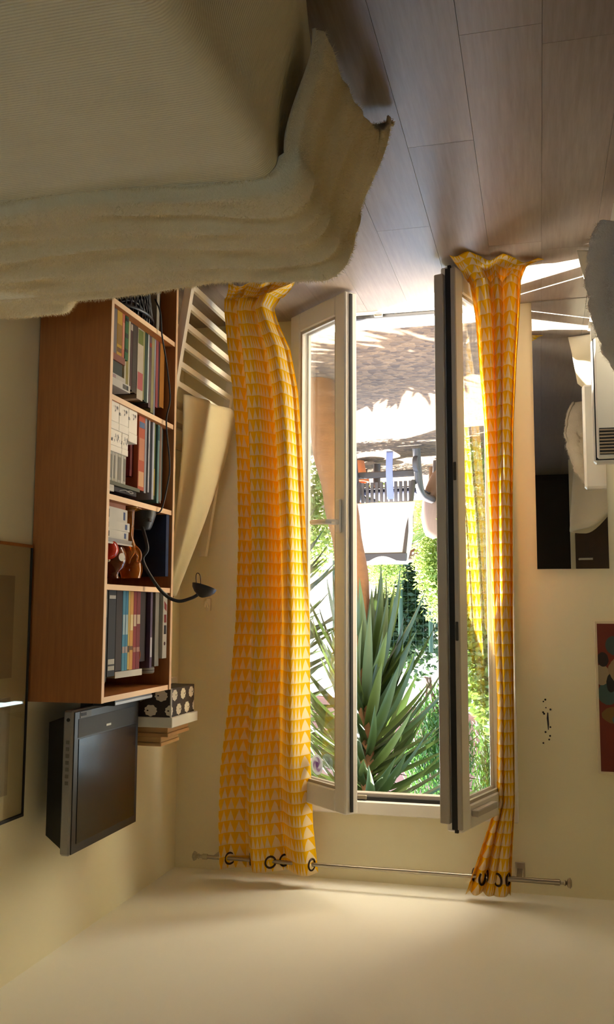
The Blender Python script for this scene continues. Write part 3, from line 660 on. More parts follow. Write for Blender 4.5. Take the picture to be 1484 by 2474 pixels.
# ------------------------------------------------------------------ television and boxes on top
tv = thing('television', 'small flat television with silver edge on top of the bookcase', 'television', (1.53, 3.0, BZ))
def TL(o): return local(o, tv)
TX, TY0, TY1, TZ0, TZ1 = 1.475, 2.745, 3.245, 1.672, 2.13
TL(MB().box(1.47, 1.60, 2.88, 3.12, BZ, BZ+.012, .004).build('foot', 'black_plastic', tv)); TL(MB().box(1.51, 1.56, 2.95, 3.05, BZ+.012, TZ0+.05, .004).build('stem', 'black_plastic', tv))
TL(MB().box(TX, TX+.035, TY0, TY1, TZ0, TZ1, .006).build('silver_frame', 'silver_plastic', tv))
TL(MB().box(TX-.004, TX, TY0+.006, TY1-.006, TZ0+.006, TZ1-.004, .001).build('front_bezel', 'black_plastic', tv))
g = N('dark_screen'); M['screen'] = g.done(g.bsdf(lin((26, 24, 22)), .22))
TL(MB().box(TX-.006, TX-.004, TY0+.035, TY1-.03, TZ0+.095, TZ1-.032).build('screen', 'screen', tv))
TL(MB().box(TX-.0052, TX-.004, TY0+.03, TY1-.028, TZ0+.03, TZ0+.09).build('speaker_strip', plain('charcoal_mesh', (34, 33, 32), .6), tv))
TL(MB().box(TX-.0056, TX-.004, TY0+.04, TY0+.115, TZ0+.008, TZ0+.028).build('sticker', plain('tv_sticker', (96, 92, 84), .5), tv))
TL(MB().box(TX-.0066, TX-.0052, TY0+.045, TY0+.08, TZ0+.012, TZ0+.022).build('sticker_print', 'seal', tv))
TL(MB().box(TX-.006, TX-.005, 2.975, 3.01, TZ0+.068, TZ0+.075).build('painted_highlight', plain('pale_highlight_paint', (196, 200, 190), .4), tv))  # small reflected highlight on the front, painted as a pale patch
bk = MB(); bk.add([(TX+.035, TY0+.02, TZ0+.02), (TX+.035, TY1-.02, TZ0+.02), (TX+.035, TY1-.02, TZ1-.012), (TX+.035, TY0+.02, TZ1-.012), (TX+.11, TY0+.045, TZ0+.045), (TX+.11, TY1-.045, TZ0+.045), (TX+.11, TY1-.045, TZ1-.05), (TX+.11, TY0+.045, TZ1-.05)], [(4, 5, 6, 7), (0, 1, 5, 4), (1, 2, 6, 5), (2, 3, 7, 6), (3, 0, 4, 7)])
TL(bk.build('rear_housing', 'black_plastic', tv))
for k in range(7): TL(MB().box(TX+.010, TX+.022, TY0-.002, TY0, TZ0+.095+k*.0215, TZ0+.107+k*.0215, .0008).build('button', plain('grey_button', (110, 106, 100), .4) if k == 0 else 'btn', tv)); M['btn'] = [o for o in tv.children if o.name.startswith('button')][0].data.materials[0]
TL(MB().lathe([(0, 0), (.006, 0), (.006, .002), (0, .002)], (TX+.016, TY0, TZ0+.03), 12, (0, -1, 0)).build('power_button', 'seal', tv))
e = thing('media_player', 'slim dark media player under the television', 'player', (1.43, 2.98, BZ))
MB().box(-.055, .025, -.14, .16, 0, .02, .002).build('player_body', 'black_plastic', e); MB().box(-.057, -.055, -.14, .16, .008, .017).build('silver_front', 'silver_plastic', e)
def m_sheep():
    g = N('sheep_print_paper'); co = g.coord(); s = g.sep(co)
    h = g.math('ADD', s[0], s[1]); a = g.math('DIVIDE', h, .085); r = g.math('DIVIDE', s[2], .056)
    row = g.math('FLOOR', r); a = g.math('ADD', a, g.math('MULTIPLY', g.math('MODULO', row, 2.0), .5))
    fx = g.math('SUBTRACT', g.math('FRACT', a), .5); fz = g.math('SUBTRACT', g.math('FRACT', r), .5)
    cv = g.n('ShaderNodeCombineXYZ'); g.put(cv.inputs[0], g.math('MULTIPLY', fx, 1.0)); g.put(cv.inputs[1], g.math('MULTIPLY', fz, .8))
    ang = g.math('ARCTAN2', fz, fx); rr = g.math('ADD', .30, g.math('MULTIPLY', g.math('SINE', g.math('MULTIPLY', ang, 9.0)), .018))
    k = g.math('LESS_THAN', g.vmath('LENGTH', cv.outputs[0]), rr)
    hc = g.n('ShaderNodeCombineXYZ'); g.put(hc.inputs[0], g.math('SUBTRACT', fx, .15)); g.put(hc.inputs[1], fz); k2 = g.math('LESS_THAN', g.vmath('LENGTH', hc.outputs[0]), .05)
    col = g.mix(k, lin((52, 40, 30)), lin((226, 216, 196))); col = g.mix(k2, col, lin((60, 46, 36)))
    return g.done(g.bsdf(col, .6))
M['sheep'] = m_sheep()
shf = thing('wall_shelf', 'small white corner shelf carrying the sheep box', 'shelf', (1.56, 3.45, 1.62))
MB().box(-.10, .07, -.13, .14, 0, .023, .002).build('board', 'white_paint', shf); MB().box(.04, .07, -.02, .0, -.1, 0, .002).build('bracket', 'white_paint', shf)
sb = thing('storage_box', 'dark card box printed with white sheep on the corner shelf', 'box', (1.50, 3.43, 1.6435))
MB().box(-.13, .125, -.122, .122, 0, .125, .001).build('box_body', 'sheep', sb)
MB().box(-.133, -.128, -.1235, -.118, 0, .125).build('corner_strip', 'paper_white', sb)
MB().box(-.142, .128, -.134, .134, .108, .146, .002).build('lid', 'paper_white', sb)
for (lb, x0, x1, y0, y1, z0, h, c) in (('wider plain wooden box lying on the sheep box lid', 1.385, 1.625, 3.32, 3.53, 1.79, .037, (176, 132, 80)), ('narrower plain wooden box topmost in the corner pile', 1.415, 1.625, 3.325, 3.50, 1.8275, .036, (188, 150, 98))):
    e = thing('wooden_box', lb, 'box', ((x0+x1)/2, (y0+y1)/2, z0)); a, b2 = (x1-x0)/2, (y1-y0)/2
    mt = plain('pale_wood', c, .6, .15, 8, stretch=(2, 2, 20)); MB().box(-a, a, -b2, b2, 0, h*.6, .002).build('box_body', mt, e); MB().box(-a-.003, a, -b2-.003, b2+.003, h*.6+.001, h, .002).build('lid', mt, e)

# ------------------------------------------------------------------ framed print on the right wall, painting and mirror on the back wall
fp = thing('framed_poster', 'large glazed poster with thin dark frame on the right wall', 'picture', (1.62, 2.3, 1.14))
def PL_(o): return local(o, fp)
PL_(MB().box(1.622, 1.629, 1.95, 2.70, 1.14, 2.0).build('poster', plain('poster_paper', (196, 178, 140), .6, .05), fp))
PL_(MB().box(1.6205, 1.622, 2.04, 2.61, 1.24, 1.56).build('poster_print', plain('poster_print_grey', (150, 132, 104), .6, .2, 4), fp)); PL_(MB().box(1.6205, 1.622, 2.04, 2.61, 1.62, 1.92).build('poster_print', plain('poster_print_taupe', (158, 140, 110), .6, .2, 4), fp))
PL_(MB().box(1.617, 1.6195, 1.95, 2.70, 1.14, 2.0).build('glass', 'glass', fp))
for (y0, y1, z0, z1, m_) in ((1.945, 2.703, 1.993, 2.003, 'seal'), (1.945, 2.703, 1.135, 1.145, 'wood'), (2.698, 2.703, 1.145, 1.993, 'seal'), (1.945, 1.95, 1.145, 1.993, 'seal')): PL_(MB().box(1.615, 1.63, y0, y1, z0, z1, .001).build('frame_bar', m_, fp))
def m_paint():
    g = N('abstract_painting'); co = g.coord(); s = g.sep(co)
    base = g.mix(g.noise(co, 5, 5), lin((88, 26, 14)), lin((124, 44, 20)))
    wob = g.noise(co, 14, 3); col = base
    for (cx, cz, rx, rz, c) in ((.045, .29, .04, .055, (60, 84, 80)), (.02, .22, .035, .045, (150, 132, 104)), (.03, .155, .025, .03, (40, 26, 20)), (.065, .38, .05, .035, (112, 84, 40)), (.07, .1, .03, .04, (56, 72, 70)), (.06, .25, .02, .04, (24, 20, 18)), (.1, .2, .05, .06, (140, 120, 92)), (.12, .4, .06, .05, (70, 90, 86))):
        v = g.n('ShaderNodeCombineXYZ'); g.put(v.inputs[0], g.math('DIVIDE', g.math('ADD', s[0], cx), rx)); g.put(v.inputs[1], g.math('DIVIDE', g.math('SUBTRACT', s[2], cz), rz))
        k = g.math('LESS_THAN', g.math('ADD', g.vmath('LENGTH', v.outputs[0]), g.math('MULTIPLY', wob, .7)), 1.3); col = g.mix(k, col, lin(c))
    return g.done(g.bsdf(col, .7))
pt = thing('painting', 'unframed red brown abstract canvas on the wall above the mirror', 'painting', (-.215, 3.99, 1.385))
MB().box(-.5, 0, 0, .028, 0, .615, .002).build('canvas_edge', 'white_felt', pt); MB().box(-.49, -.010, -.0015, 0, .010, .605).build('painted_face', m_paint(), pt)
mr = thing('mirror', 'tall narrow frameless mirror standing on the floor by the curtain', 'mirror', (-.135, 4.0, 0))
MB().box(-.148, .143, .006, .016, 0.0, 1.168, .001).build('backing', 'grey_plastic', mr); MB().box(-.148, .143, .002, .006, 0.001, 1.168, .0006).build('mirror_glass', 'mirror', mr)
# dark scuffs of torn paint on the wall
mk = thing('paint_chips', 'dark chipped paint marks on the wall beside the painting', 'wall marks', (-.02, 4.0188, 1.8))
MB().prism([(-.003, .035), (.0, .036), (.002, .01), (.004, -.012), (.001, -.036), (-.003, -.034), (-.004, -.01), (-.005, .012)], lambda a, b2, d: (a, d, b2), 0, .0012).build('long_chip', plain('dark_chip', (38, 40, 52), .7), mk)
random.seed(5)
for (dx, dz) in ((.02, .09), (-.004, .075), (-.008, .06), (.014, -.03), (.018, -.036), (-.012, -.048), (.006, -.055), (.016, -.08), (.008, -.088), (-.01, .024), (.01, .045)):
    MB().lathe([(0, 0), (random.uniform(.0025, .0045), 0), (.003, .001), (0, .001)], (dx, .001, dz), 7, (0, -1, 0)).build('chip', 'seal', mk)
hk = thing('wall_hook', 'small white hook on the wall behind the lamp head', 'hook', (1.485, 4.0, 1.32))
MB().box(-.012, .012, .012, .02, -.03, .03, .003).build('plate', 'white_paint', hk); MB().tube(catmull([(0, .012, .012), (0, -.01, -.004), (0, -.022, -.014), (0, -.03, 0), (0, -.03, .012)], 6), .0045, 8).build('hook_arm', 'white_paint', hk, 60)
rl = thing('curtain_cleat', 'tiny dark cord cleat on the wall beside the broad curtain', 'cleat', (1.34, 4.005, 1.39))
MB().tube([(0, 0, -.045), (0, -.004, -.02), (0, -.004, .02), (0, 0, .045)], .002, 6).build('cleat_bar', 'dark_metal', rl)
for dz in (-.045, .045): MB().lathe([(0, 0), (.004, 0), (.005, .006), (0, .009)], (0, .012, dz), 8, (0, -1, 0)).build('peg', 'dark_metal', rl)

# ------------------------------------------------------------------ leaning white slatted panel and cloth over it
sp = thing('slatted_panel', 'white slatted wooden panel leaning in the corner past the bookcase', 'panel', (1.325, 3.34, 0))
def SL(o): return local(o, sp)
def lean(z): return 1.310+.155*z     # x of the panel front at height z
def bar(y0, y1, z0, z1, t=.02):
    mb = MB(); v = []
    for y in (y0, y1):
        for zz in (z0, z1):
            for dx in (0, t): v.append((lean(zz)+dx, y, zz))
    return mb.add(v, [(0, 2, 3, 1), (4, 5, 7, 6), (0, 1, 5, 4), (2, 6, 7, 3), (0, 4, 6, 2), (1, 3, 7, 5)])
for y in (3.32, 3.945): SL(bar(y, y+.03, 0, 1.1, .03).build('post', 'white_paint', sp))
for k in range(9):
    zz = -.0+.045+k*.078; SL(bar(3.35, 3.945, zz, zz+.022, .014).build('slat', 'white_paint', sp))
cl = thing('draped_cloth', 'pale beige cloth hanging over the top of the slatted panel', 'cloth', (1.42, 3.65, .48))
def clf(s, t):
    # s along y (near -> far), t from hem up to the gathered top
    y0, y1 = lerp(3.315, 3.62, t**1.15), lerp(3.985, 3.80, t**1.3); z_ = lerp(.50-.05*s-.02*math.sin(3*s), 1.285, t)
    x_ = lean(z_)-.034-.012*math.sin(9*s+2*t)-.01*math.sin(17*s+1)+.08*t*t
    y = lerp(y0, y1, s)+.008*math.sin(8*t+5*s)
    return (x_, y, z_)
local(MB().grid(clf, 50, 50).build('cloth_sheet', 'linen', cl, 180, solid=.002), cl)
local(MB().tube(catmull([(1.555, 3.64, 1.27), (1.55, 3.70, 1.30), (1.56, 3.76, 1.30), (1.57, 3.80, 1.285)], 6), .004, 6).build('cloth_tie', 'linen', cl, 60), cl)

# ------------------------------------------------------------------ bed and throw
BED_X, BED_Y, BED_Z = .505, 2.275, .455
bed = thing('bed', 'low wide bed with ribbed cream bedspread along the right wall', 'bed', (1.07, 1.0, 0))
def BL(o): return local(o, bed)
BL(MB().box(.60, 1.60, -.2, 2.22, .10, .24, .01).build('bed_base', plain('dark_bed_base', (70, 54, 40), .8), bed)); BL(MB().box(.58, 1.61, -.22, 2.25, .24, .43, .03).build('mattress', 'white_felt', bed))
for x in (.66, 1.54):
    for y in (-.12, 2.12): BL(MB().lathe([(0, 0), (.02, 0), (.028, .1), (0, .1)], (x, y, 0), 12).build('leg', 'wood', bed))
def spread(s, t):
    # s: wall -> left edge -> down the side ; t: head -> foot -> down
    d = s*(1.125+.36); y = lerp(-.3, BED_Y, t)
    R_ = .05; top = XR-.005-BED_X-R_
    wob = .006*math.sin(3.1*y+1)+.004*math.sin(7.3*y)
    if d < top: x, z_ = XR-.005-d, BED_Z
    elif d < top+R_*pi/2: a = (d-top)/R_; x, z_ = BED_X+R_-R_*math.sin(a), BED_Z-R_+R_*math.cos(a)
    else:
        q = d-top-R_*pi/2; fl2 = sstep(0, .3, q); x = BED_X-.045*fl2*(1+.5*math.sin(5*y))+wob*2*fl2; z_ = BED_Z-R_-q
    z_ += .004*noise.noise((x*4, y*4, 0))*(1 if d < top else .3)
    return (x, y, max(z_, .06))
BL(MB().grid(spread, 90, 110).build('bedspread', 'bedspread', bed, 180))
thr = thing('throw', 'fleecy beige throw folded over the foot corner of the bed', 'blanket', (1.05, 2.0, BED_Z))
TH0, ZT = 1.715, BED_Z+.018
def throw_pt(s, t):
    LEN = XR-.02-BED_X; hangL = .36
    d = s*(LEN+hangL); far_len = .62; q = t*(far_len+.22)
    x = XR-.02-d
    ea = max(0, d-LEN+.03)
    bul = .20*sstep(1.26, 1.40, x)
    y = TH0+.012*math.sin(4*x)+.02*sstep(.9, .5, x)+q-.05*sstep(0, .3, ea)*(1-t)
    ye = BED_Y+.02+bul; eb = max(0, y-(ye-.07))
    # ridges running parallel to the border
    ph = 1.1*math.sin(2.1*d+.6)+.5*math.sin(5.3*d)+2.2*noise.noise((d*2.2, q*3, 2.0))
    hang = sstep(0, .12, ea)
    fold = .008*math.sin(q*31+1.4*ph)*(.6+noise.noise((d*1.5, 9, q*3)))+.010*math.sin(q*67+2.3*ph+1)*(.4+noise.noise((d*2.5, 3, q*2)))+.016*noise.noise((d*3, q*9, 1.3))+.010*noise.noise((d*5, q*22, 6.3))
    th = .006*math.exp(-((q-.05)/.05)**2) + .012*math.sin(pi*min(1, q/.6))
    if t < .012: th -= .025
    z_ = ZT+th+fold*.8
    if ea > 0:
        R_ = .06
        if ea < R_*pi/2: a = ea/R_; x = BED_X+R_-.03-R_*math.sin(a)-(th+fold)*math.sin(a); z_ = ZT-R_+R_*math.cos(a)+(th+fold)*math.cos(a)
        else:
            q2 = ea-R_*pi/2; x = BED_X-.03-.085*sstep(0, .3, q2)*(.8+.35*t)-(th+fold)*.55; z_ = ZT-R_-q2*(.78+.30*sstep(.2, .75, t))
            y = y+.16*q2*(t-.25)
    if eb > 0:
        R_ = .09
        if eb < R_*pi/2: a = eb/R_; y = ye-.07+R_*math.sin(a); z_ -= R_*(1-math.cos(a))
        else: y = ye+.02+.03*sstep(0, .2, eb); z_ -= R_+(eb-R_*pi/2)*.95
        if ea > 0: x -= .02*sstep(0, .1, eb); z_ = max(z_, .03)
    z_ -= .03*sstep(1.25, 1.38, x)*sstep(.3, .6, q)
    n2 = noise.noise((d*14, q*14, 4.2))*.004
    return Vector((x+n2*.5, y, max(.02, z_+n2)))
tb = MB().grid(throw_pt, 170, 120); to = local(tb.build('throw_cloth', 'fleece', thr, 180, solid=.008), thr)
# short fibres of the fleece
random.seed(9); fb = MB(); V_ = []; F_ = []
for k in range(60000):
    s, t = random.random(), random.random()
    if random.random() < .03: t = random.random()*.003
    p = throw_pt(s, t); pa = throw_pt(min(1, s+.004), t); pb2 = throw_pt(s, min(1, t+.004))
    nn = (pa-p).cross(pb2-p)
    if nn.length < 1e-12: continue
    nn.normalize()
    if nn.z < -.2 or (nn.z < .2 and nn.x > 0): nn = -nn
    dr_ = (nn+Vector((random.gauss(0, .8), random.gauss(0, .8), random.gauss(0, .5)))).normalized()
    side = dr_.cross(Vector((random.random(), random.random(), random.random()))).normalized()*.0006
    base = p+nn*.003; i0 = len(V_); V_ += [base-side, base+side, base+dr_*random.uniform(.007, .015)]; F_.append((i0, i0+1, i0+2))
fb.add(V_, F_); fo = local(fb.build('pile', 'fleece_fibre', thr), thr); fo['kind'] = 'stuff'

# ------------------------------------------------------------------ heap at the left: tub chair, sheet, grey fleece, panel heater
ch = thing('tub_chair', 'cream tub chair seen only in the narrow mirror', 'chair', (-.52, 1.95, 0))
def shell(u, v):
    a = lerp(math.radians(-70), math.radians(250), u)-math.radians(90)   # open towards -y... around the seat
    back = .5-.5*math.cos(2*pi*u)
    ht = lerp(.52, .80, sstep(.15, .85, back))+.04*math.sin(pi*u)
    r = lerp(.24, .33, v**.7); zz = lerp(.10, ht, v)
    return (r*math.cos(a)*.95, .05+r*math.sin(a)*1.0, zz)
MB().grid(shell, 60, 20).build('shell', 'white_felt', ch, 180, solid=.03)
MB().lathe([(0, .0), (.22, 0), (.265, .04), (.275, .1), (.25, .13), (0, .14)], (0, .05, .28), 32).build('seat_cushion', 'white_felt', ch, 60)
MB().lathe([(0, 0), (.2, 0), (.22, .03), (.24, .1), (0, .1)], (0, .05, .06), 28).build('base', 'white_felt', ch, 40)
for (x, y) in ((.14, .18), (-.14, .18), (.14, -.1), (-.14, -.1)): MB().lathe([(0, 0), (.015, 0), (.02, .07), (0, .07)], (x, y, 0), 10).build('leg', 'wood', ch)
def sheetf(s, t):
    # corner on the floor near (-.163, 3.45), rising to the chair
    p00 = Vector((-.163, 3.44, .006)); p10 = Vector((-.42, 3.52, .01)); p01 = Vector((-.205, 3.36, .22)); p11 = Vector((-.47, 3.30, .36))
    p = (p00.lerp(p10, s)).lerp(p01.lerp(p11, s), t)
    return p+Vector((.02*math.sin(pi*t)*math.sin(6*s), .03*math.sin(pi*t)*math.cos(5*s), .012*math.sin(7*s)*t))
pf = thing('pouf', 'low cream pouf buried under the grey fluffy blanket', 'pouf', (-.52, 2.98, 0))
MB().box(-.26, .27, -.16, .2, .03, .36, .05).build('cushion', 'white_felt', pf, 30)
for (x, y) in ((.2, .14), (-.2, .14), (.2, -.1), (-.2, -.1)): MB().lathe([(0, 0), (.015, 0), (.02, .035), (0, .035)], (x, y, 0), 10).build('leg', 'wood', pf)
sh = thing('bed_sheet', 'white folded sheet with a corner trailing on the floor', 'sheet', (-.3, 3.45, 0)); local(MB().grid(sheetf, 30, 30).build('sheet_cloth', 'white_sheet', sh, 180, solid=.004), sh)
gb = thing('fleece_blanket', 'grey fluffy blanket hanging down by the left edge beside the heater', 'blanket', (-.35, 2.85, .3))
def blank(s, t):
    # s runs along the chair front (right -> left), t from hanging hem up and over the arm
    path = [(-.222, 2.80, .185), (-.19, 2.80, .25), (-.176, 2.81, .36), (-.18, 2.82, .43), (-.20, 2.83, .5), (-.225, 2.84, .58), (-.27, 2.88, .655), (-.40, 2.98, .62)]
    k = t*(len(path)-1); i = min(int(k), len(path)-2); a = Vector(path[i]).lerp(Vector(path[i+1]), k-i)
    a += Vector((-.42*s, -.16*s+.10*s*s, .02*s*math.sin(5*t)))
    f = .020*math.sin(2*pi*4.2*s+.8+.9*t)+.008*math.sin(2*pi*9*s+3*t)
    return a+Vector((f*.8, -f, 0))+Vector((1, -1, 0))*(.010*noise.noise((s*12, t*9, 3))+.006*noise.noise((s*40, t*30, 5)))
bm_ = MB().grid(blank, 80, 70); local(bm_.build('blanket_cloth', 'grey_fleece', gb, 180, solid=.012), gb)
random.seed(12); V_ = []; F_ = []
for k in range(16000):
    s_, t_ = random.random()*.45, random.random(); p = blank(s_, t_); dr_ = Vector((random.gauss(.4, .6), random.gauss(-.5, .6), random.gauss(0, .6))).normalized()
    side = dr_.cross(Vector((random.random(), random.random(), random.random()))).normalized()*.0007; p = p+Vector((.004, -.006, 0))
    i0 = len(V_); V_ += [p-side, p+side, p+dr_*random.uniform(.008, .016)]; F_.append((i0, i0+1, i0+2))
fo = local(MB().add(V_, F_).build('pile', plain('grey_fleece_fibre', (222, 208, 188), .95, .15), gb), gb); fo['kind'] = 'stuff'
def blank2(s, t):
    a = lerp(-.32, -.66, s); y = lerp(2.98, 3.30, t)
    return Vector((a+.03*math.sin(5*t+1), y, .40+.05*math.sin(pi*s)*math.sin(3*t+.6)+.03*math.sin(7*s+5*t)+.02*noise.noise((s*6, t*6, 8))))
local(MB().grid(blank2, 40, 40).build('blanket_fold', 'grey_fleece', gb, 180, solid=.02), gb)
ht = thing('panel_heater', 'white panel heater with dark slotted vent beside the mirror', 'heater', (-.4, 3.6, 0))
def HL(o): return local(o, ht)
HL(MB().box(-.66, -.222, 3.585, 3.60, .30, .772, .012).build('front_cover', 'white_plastic', ht)); HL(MB().box(-.65, -.212, 3.603, 3.66, .30, .785, .01).build('rear_case', 'white_plastic', ht)); HL(MB().box(-.66, -.218, 3.600, 3.603, .302, .775).build('seam', 'seal', ht))
HL(MB().box(-.64, -.232, 3.583, 3.5855, .655, .757).build('vent_recess', 'seal', ht))
for k in range(8): HL(MB().box(-.64, -.232, 3.579, 3.585, .660+k*.0125, .6665+k*.0125, .0015).build('vent_slat', plain('vent_brown', (150, 132, 112), .5) if k == 0 else 'vent', ht)); M['vent'] = [o for o in ht.children if o.name.startswith('vent_slat')][0].data.materials[0]
for x in (-.6, -.27): HL(MB().box(x-.02, x+.02, 3.55, 3.70, 0, .015, .003).box(x-.012, x+.012, 3.605, 3.65, .015, .31).build('foot', 'white_plastic', ht))
# hall door and wardrobe, seen only in the mirror
dh = thing('door_4', 'dark brown interior door with white edge standing open', 'door', (XL-.06, -.31, 0), kind='structure')
MB().box(0.06, .80, -.018, .018, .01, 2.08).build('door_panel', plain('dark_door_stain', (70, 48, 32), .5, .2, 5, stretch=(6, 6, 1)), dh); MB().box(.80, .84, -.022, .022, .01, 2.08, .003).build('edge_strip', 'white_paint', dh)
for s in (-1, 1): MB().tube([(.77, s*.02, .89), (.77, s*.06, .89), (.66, s*.065, .89)], .009, 8).build('handle', 'white_plastic', dh, 40)
wd = thing('wardrobe', 'tall dark wardrobe at the end of the room', 'wardrobe', (-.35, -1.45, 0)); dk = plain('dark_wardrobe', (46, 32, 24), .6, .25, 6)
MB().box(-.65, .75, -.24, .2, 0, 2.2, .004).build('carcass', dk, wd)
for (a, b2) in ((-.64, .045), (.055, .74)):
    d_ = MB().box(a, b2, .2, .222, .05, 2.17, .004).build('wardrobe_door', dk, wd); MB().lathe([(0, 0), (.01, 0), (.016, .02), (0, .03)], (b2-.04 if a < 0 else a+.04, .222, 1.05), 10, (0, 1, 0)).build('knob', 'chrome', d_)

# ================================================================== garden
def m_ground():
    g = N('exposed_aggregate'); co = g.coord(); vo = g.n('ShaderNodeTexVoronoi'); g.put(vo.inputs['Vector'], co); vo.inputs['Scale'].default_value = 26
    f = g.noise(co, 60, 5, .7); col = g.mix(g.math('MULTIPLY', g.sep(vo.outputs['Color'])[0], .8), lin((60, 42, 24)), lin((138, 108, 72))); col = g.mix(f, col, lin((54, 36, 20)))
    return g.done(g.bsdf(col, .9, 0, g.bump(vo.outputs['Distance'], .5, .01)))
gz = -.12
gr = MB().box(-14, 16, 4.22, 26, gz-.1, gz).box(-14, 16, -16, YF-.15, gz-.1, gz).build('ground', m_ground()); struct(gr, 'pale aggregate terrace outside the door', 'terrace')
M['yucca'] = m_leaf('yucca_leaf', (50, 66, 28), .25, .3); M['yucca2'] = m_leaf('yucca_leaf_pale', (74, 90, 42), .3, .3); M['bark'] = plain('yucca_bark', (104, 70, 40), .95, .3, 14, bump=1.0, bsc=40, stretch=(1, 1, 2.5))
M['green'] = m_leaf('shrub_leaf', (96, 122, 52), .4); M['green2'] = m_leaf('bright_shrub_leaf', (136, 156, 78), .45); M['dkgreen'] = m_leaf('dark_hedge_leaf', (52, 74, 40), .3); M['weep'] = m_leaf('weeping_leaf', (64, 102, 38), .4)
M['twig'] = plain('brown_twig', (92, 70, 50), .9, .3, 12)
def blade(L_, w_, droop, fold=.35):
    mb = MB(); n = 7; v = []; f = []
    for i in range(n+1):
        t = i/n; ww = w_*(.55+.9*t if t < .4 else (1-((t-.4)/.6)**1.8)*.91)+.0005
        x = L_*t; zz = -droop*t*t*L_
        v += [(x, -ww/2, zz+ww*fold), (x, 0, zz), (x, ww/2, zz+ww*fold)]
    for i in range(n): a = i*3; f += [(a, a+1, a+4, a+3), (a+1, a+2, a+5, a+4)]
    return mb.add(v, f)
def yucca(label, base, axis, leafrange, n, seed, trunk_r, Ls=(.5, .68), wl_=.05):
    rnd = random.Random(seed); e = thing('yucca', label, 'plant', base)
    ax = [Vector(p)-Vector(base) for p in axis]; path = catmull(ax, 8)
    MB().tube(path, lambda t: trunk_r*(1-.25*t-.5*sstep(leafrange[0]-.02, leafrange[0]+.2, t))*(1+.06*math.sin(t*60)), 14).build('trunk', 'bark', e, 60)
    protos = []
    for k in range(6): o = blade(lerp(*Ls, k/5), wl_*lerp(.85, 1.15, rnd.random()), [.04, .1, .18, .28, .12, .2][k]).build('leaf', 'yucca' if k % 3 else 'yucca2', e, 180); protos.append(o)
    tot = len(path)-1
    for i in range(n):
        t = i/n; q = lerp(leafrange[0], leafrange[1], t)*tot; k = min(int(q), tot-1); p = path[k].lerp(path[k+1], q-k)
        az = i*2.39996+rnd.uniform(-.25, .25); el = math.radians(lerp(-72, 18, t**.8)+rnd.uniform(-14, 14))
        o = protos[i] if i < 6 else None
        if o is None:
            s = protos[rnd.randrange(6)]; o = bpy.data.objects.new('leaf', s.data); C.objects.link(o); o.parent = e
        d = Vector((math.cos(az)*math.cos(el), math.sin(az)*math.cos(el), math.sin(el)))
        xa = d; ya = Vector((-math.sin(az), math.cos(az), 0)); za = xa.cross(ya)
        o.matrix_local = Matrix(((xa.x, ya.x, za.x, p.x), (xa.y, ya.y, za.y, p.y), (xa.z, ya.z, za.z, p.z), (0, 0, 0, 1))) @ Matrix.Rotation(rnd.uniform(-.4, .4), 4, 'X')
    return e
yucca('large yucca with drooping sword leaves right outside the door', (1.36, 5.6, gz), [(1.36, 5.6, gz-.02), (1.26, 5.6, .4), (1.16, 5.6, .9), (1.09, 5.6, 1.45), (1.05, 5.6, 1.9), (1.04, 5.6, 2.4), (1.03, 5.6, 2.9), (1.02, 5.6, 3.3)], (.525, .98), 270, 2, .105, (.55, .78), .066)
yucca('bushy yucca farther right throwing its shade on the terrace', (2.35, 6.4, gz), [(2.35, 6.4, gz-.02), (2.3, 6.4, .5), (2.22, 6.38, 1.1), (2.18, 6.35, 1.7), (2.16, 6.35, 2.2)], (.33, 1.0), 280, 4, .11, (.75, 1.0), .10)

def bush(name, label, base, size, n, mat, seed, leaf=(.05, .025), cat='shrub', hang=0, stems=4):
    rnd = random.Random(seed); e = thing(name, label, cat, base); V = []; F = []
    lobes = [(Vector((rnd.uniform(-.6, .6)*size[0], rnd.uniform(-.6, .6)*size[1], rnd.uniform(.25, .85)*size[2])), rnd.uniform(.35, .6)) for _ in range(7)]
    for _ in range(n):
        c, r = rnd.choice(lobes); d = Vector((rnd.gauss(0, 1), rnd.gauss(0, 1), rnd.gauss(0, 1))).normalized()*(rnd.random()**.4)
        p = c+Vector((d.x*size[0]*r, d.y*size[1]*r, d.z*size[2]*r*.6))
        if p.z < .02: p.z = rnd.uniform(.02, .2)
        a = Vector((rnd.gauss(0, 1), rnd.gauss(0, 1), rnd.gauss(-hang, .6))).normalized(); b_ = a.cross(Vector((rnd.gauss(0, 1), rnd.gauss(0, 1), rnd.gauss(0, 1)))).normalized()
        l = leaf[0]*rnd.uniform(.6, 1.3); w2 = leaf[1]*rnd.uniform(.7, 1.2); i0 = len(V)
        V += [p, p+a*l*.5+b_*w2*.5, p+a*l, p+a*l*.5-b_*w2*.5]; F.append((i0, i0+1, i0+2, i0+3))
    fo = MB().add(V, F).build('foliage', mat, e); fo['kind'] = 'stuff'
    for k in range(stems):
        c = lobes[k % 7][0]; MB().tube([(rnd.uniform(-.05, .05), rnd.uniform(-.05, .05), 0), (c.x*.5, c.y*.5, c.z*.5), tuple(c)], lambda t: .018*(1-.6*t), 6).build('stem', 'twig', e)
    return e
bush('shrub', 'light green leafy shrub behind the terracotta pots', (1.85, 9.9, gz), (.45, .4, 1.25), 5200, 'green2', 1)
bush('shrub', 'bright green shrub left of the garden chair', (.98, 10.2, gz), (.42, .4, 1.75), 6500, 'green2', 2, (.06, .028))
bush('shrub', 'tall mid green shrub seen through the left door pane', (.5, 8.1, gz), (.36, .4, 2.3), 9000, 'green', 3, (.09, .045))
bush('shrub', 'leafy plant low beside the yucca trunk seen through glass', (2.25, 8.4, gz), (.4, .35, 1.0), 3500, 'green2', 4, (.07, .035))
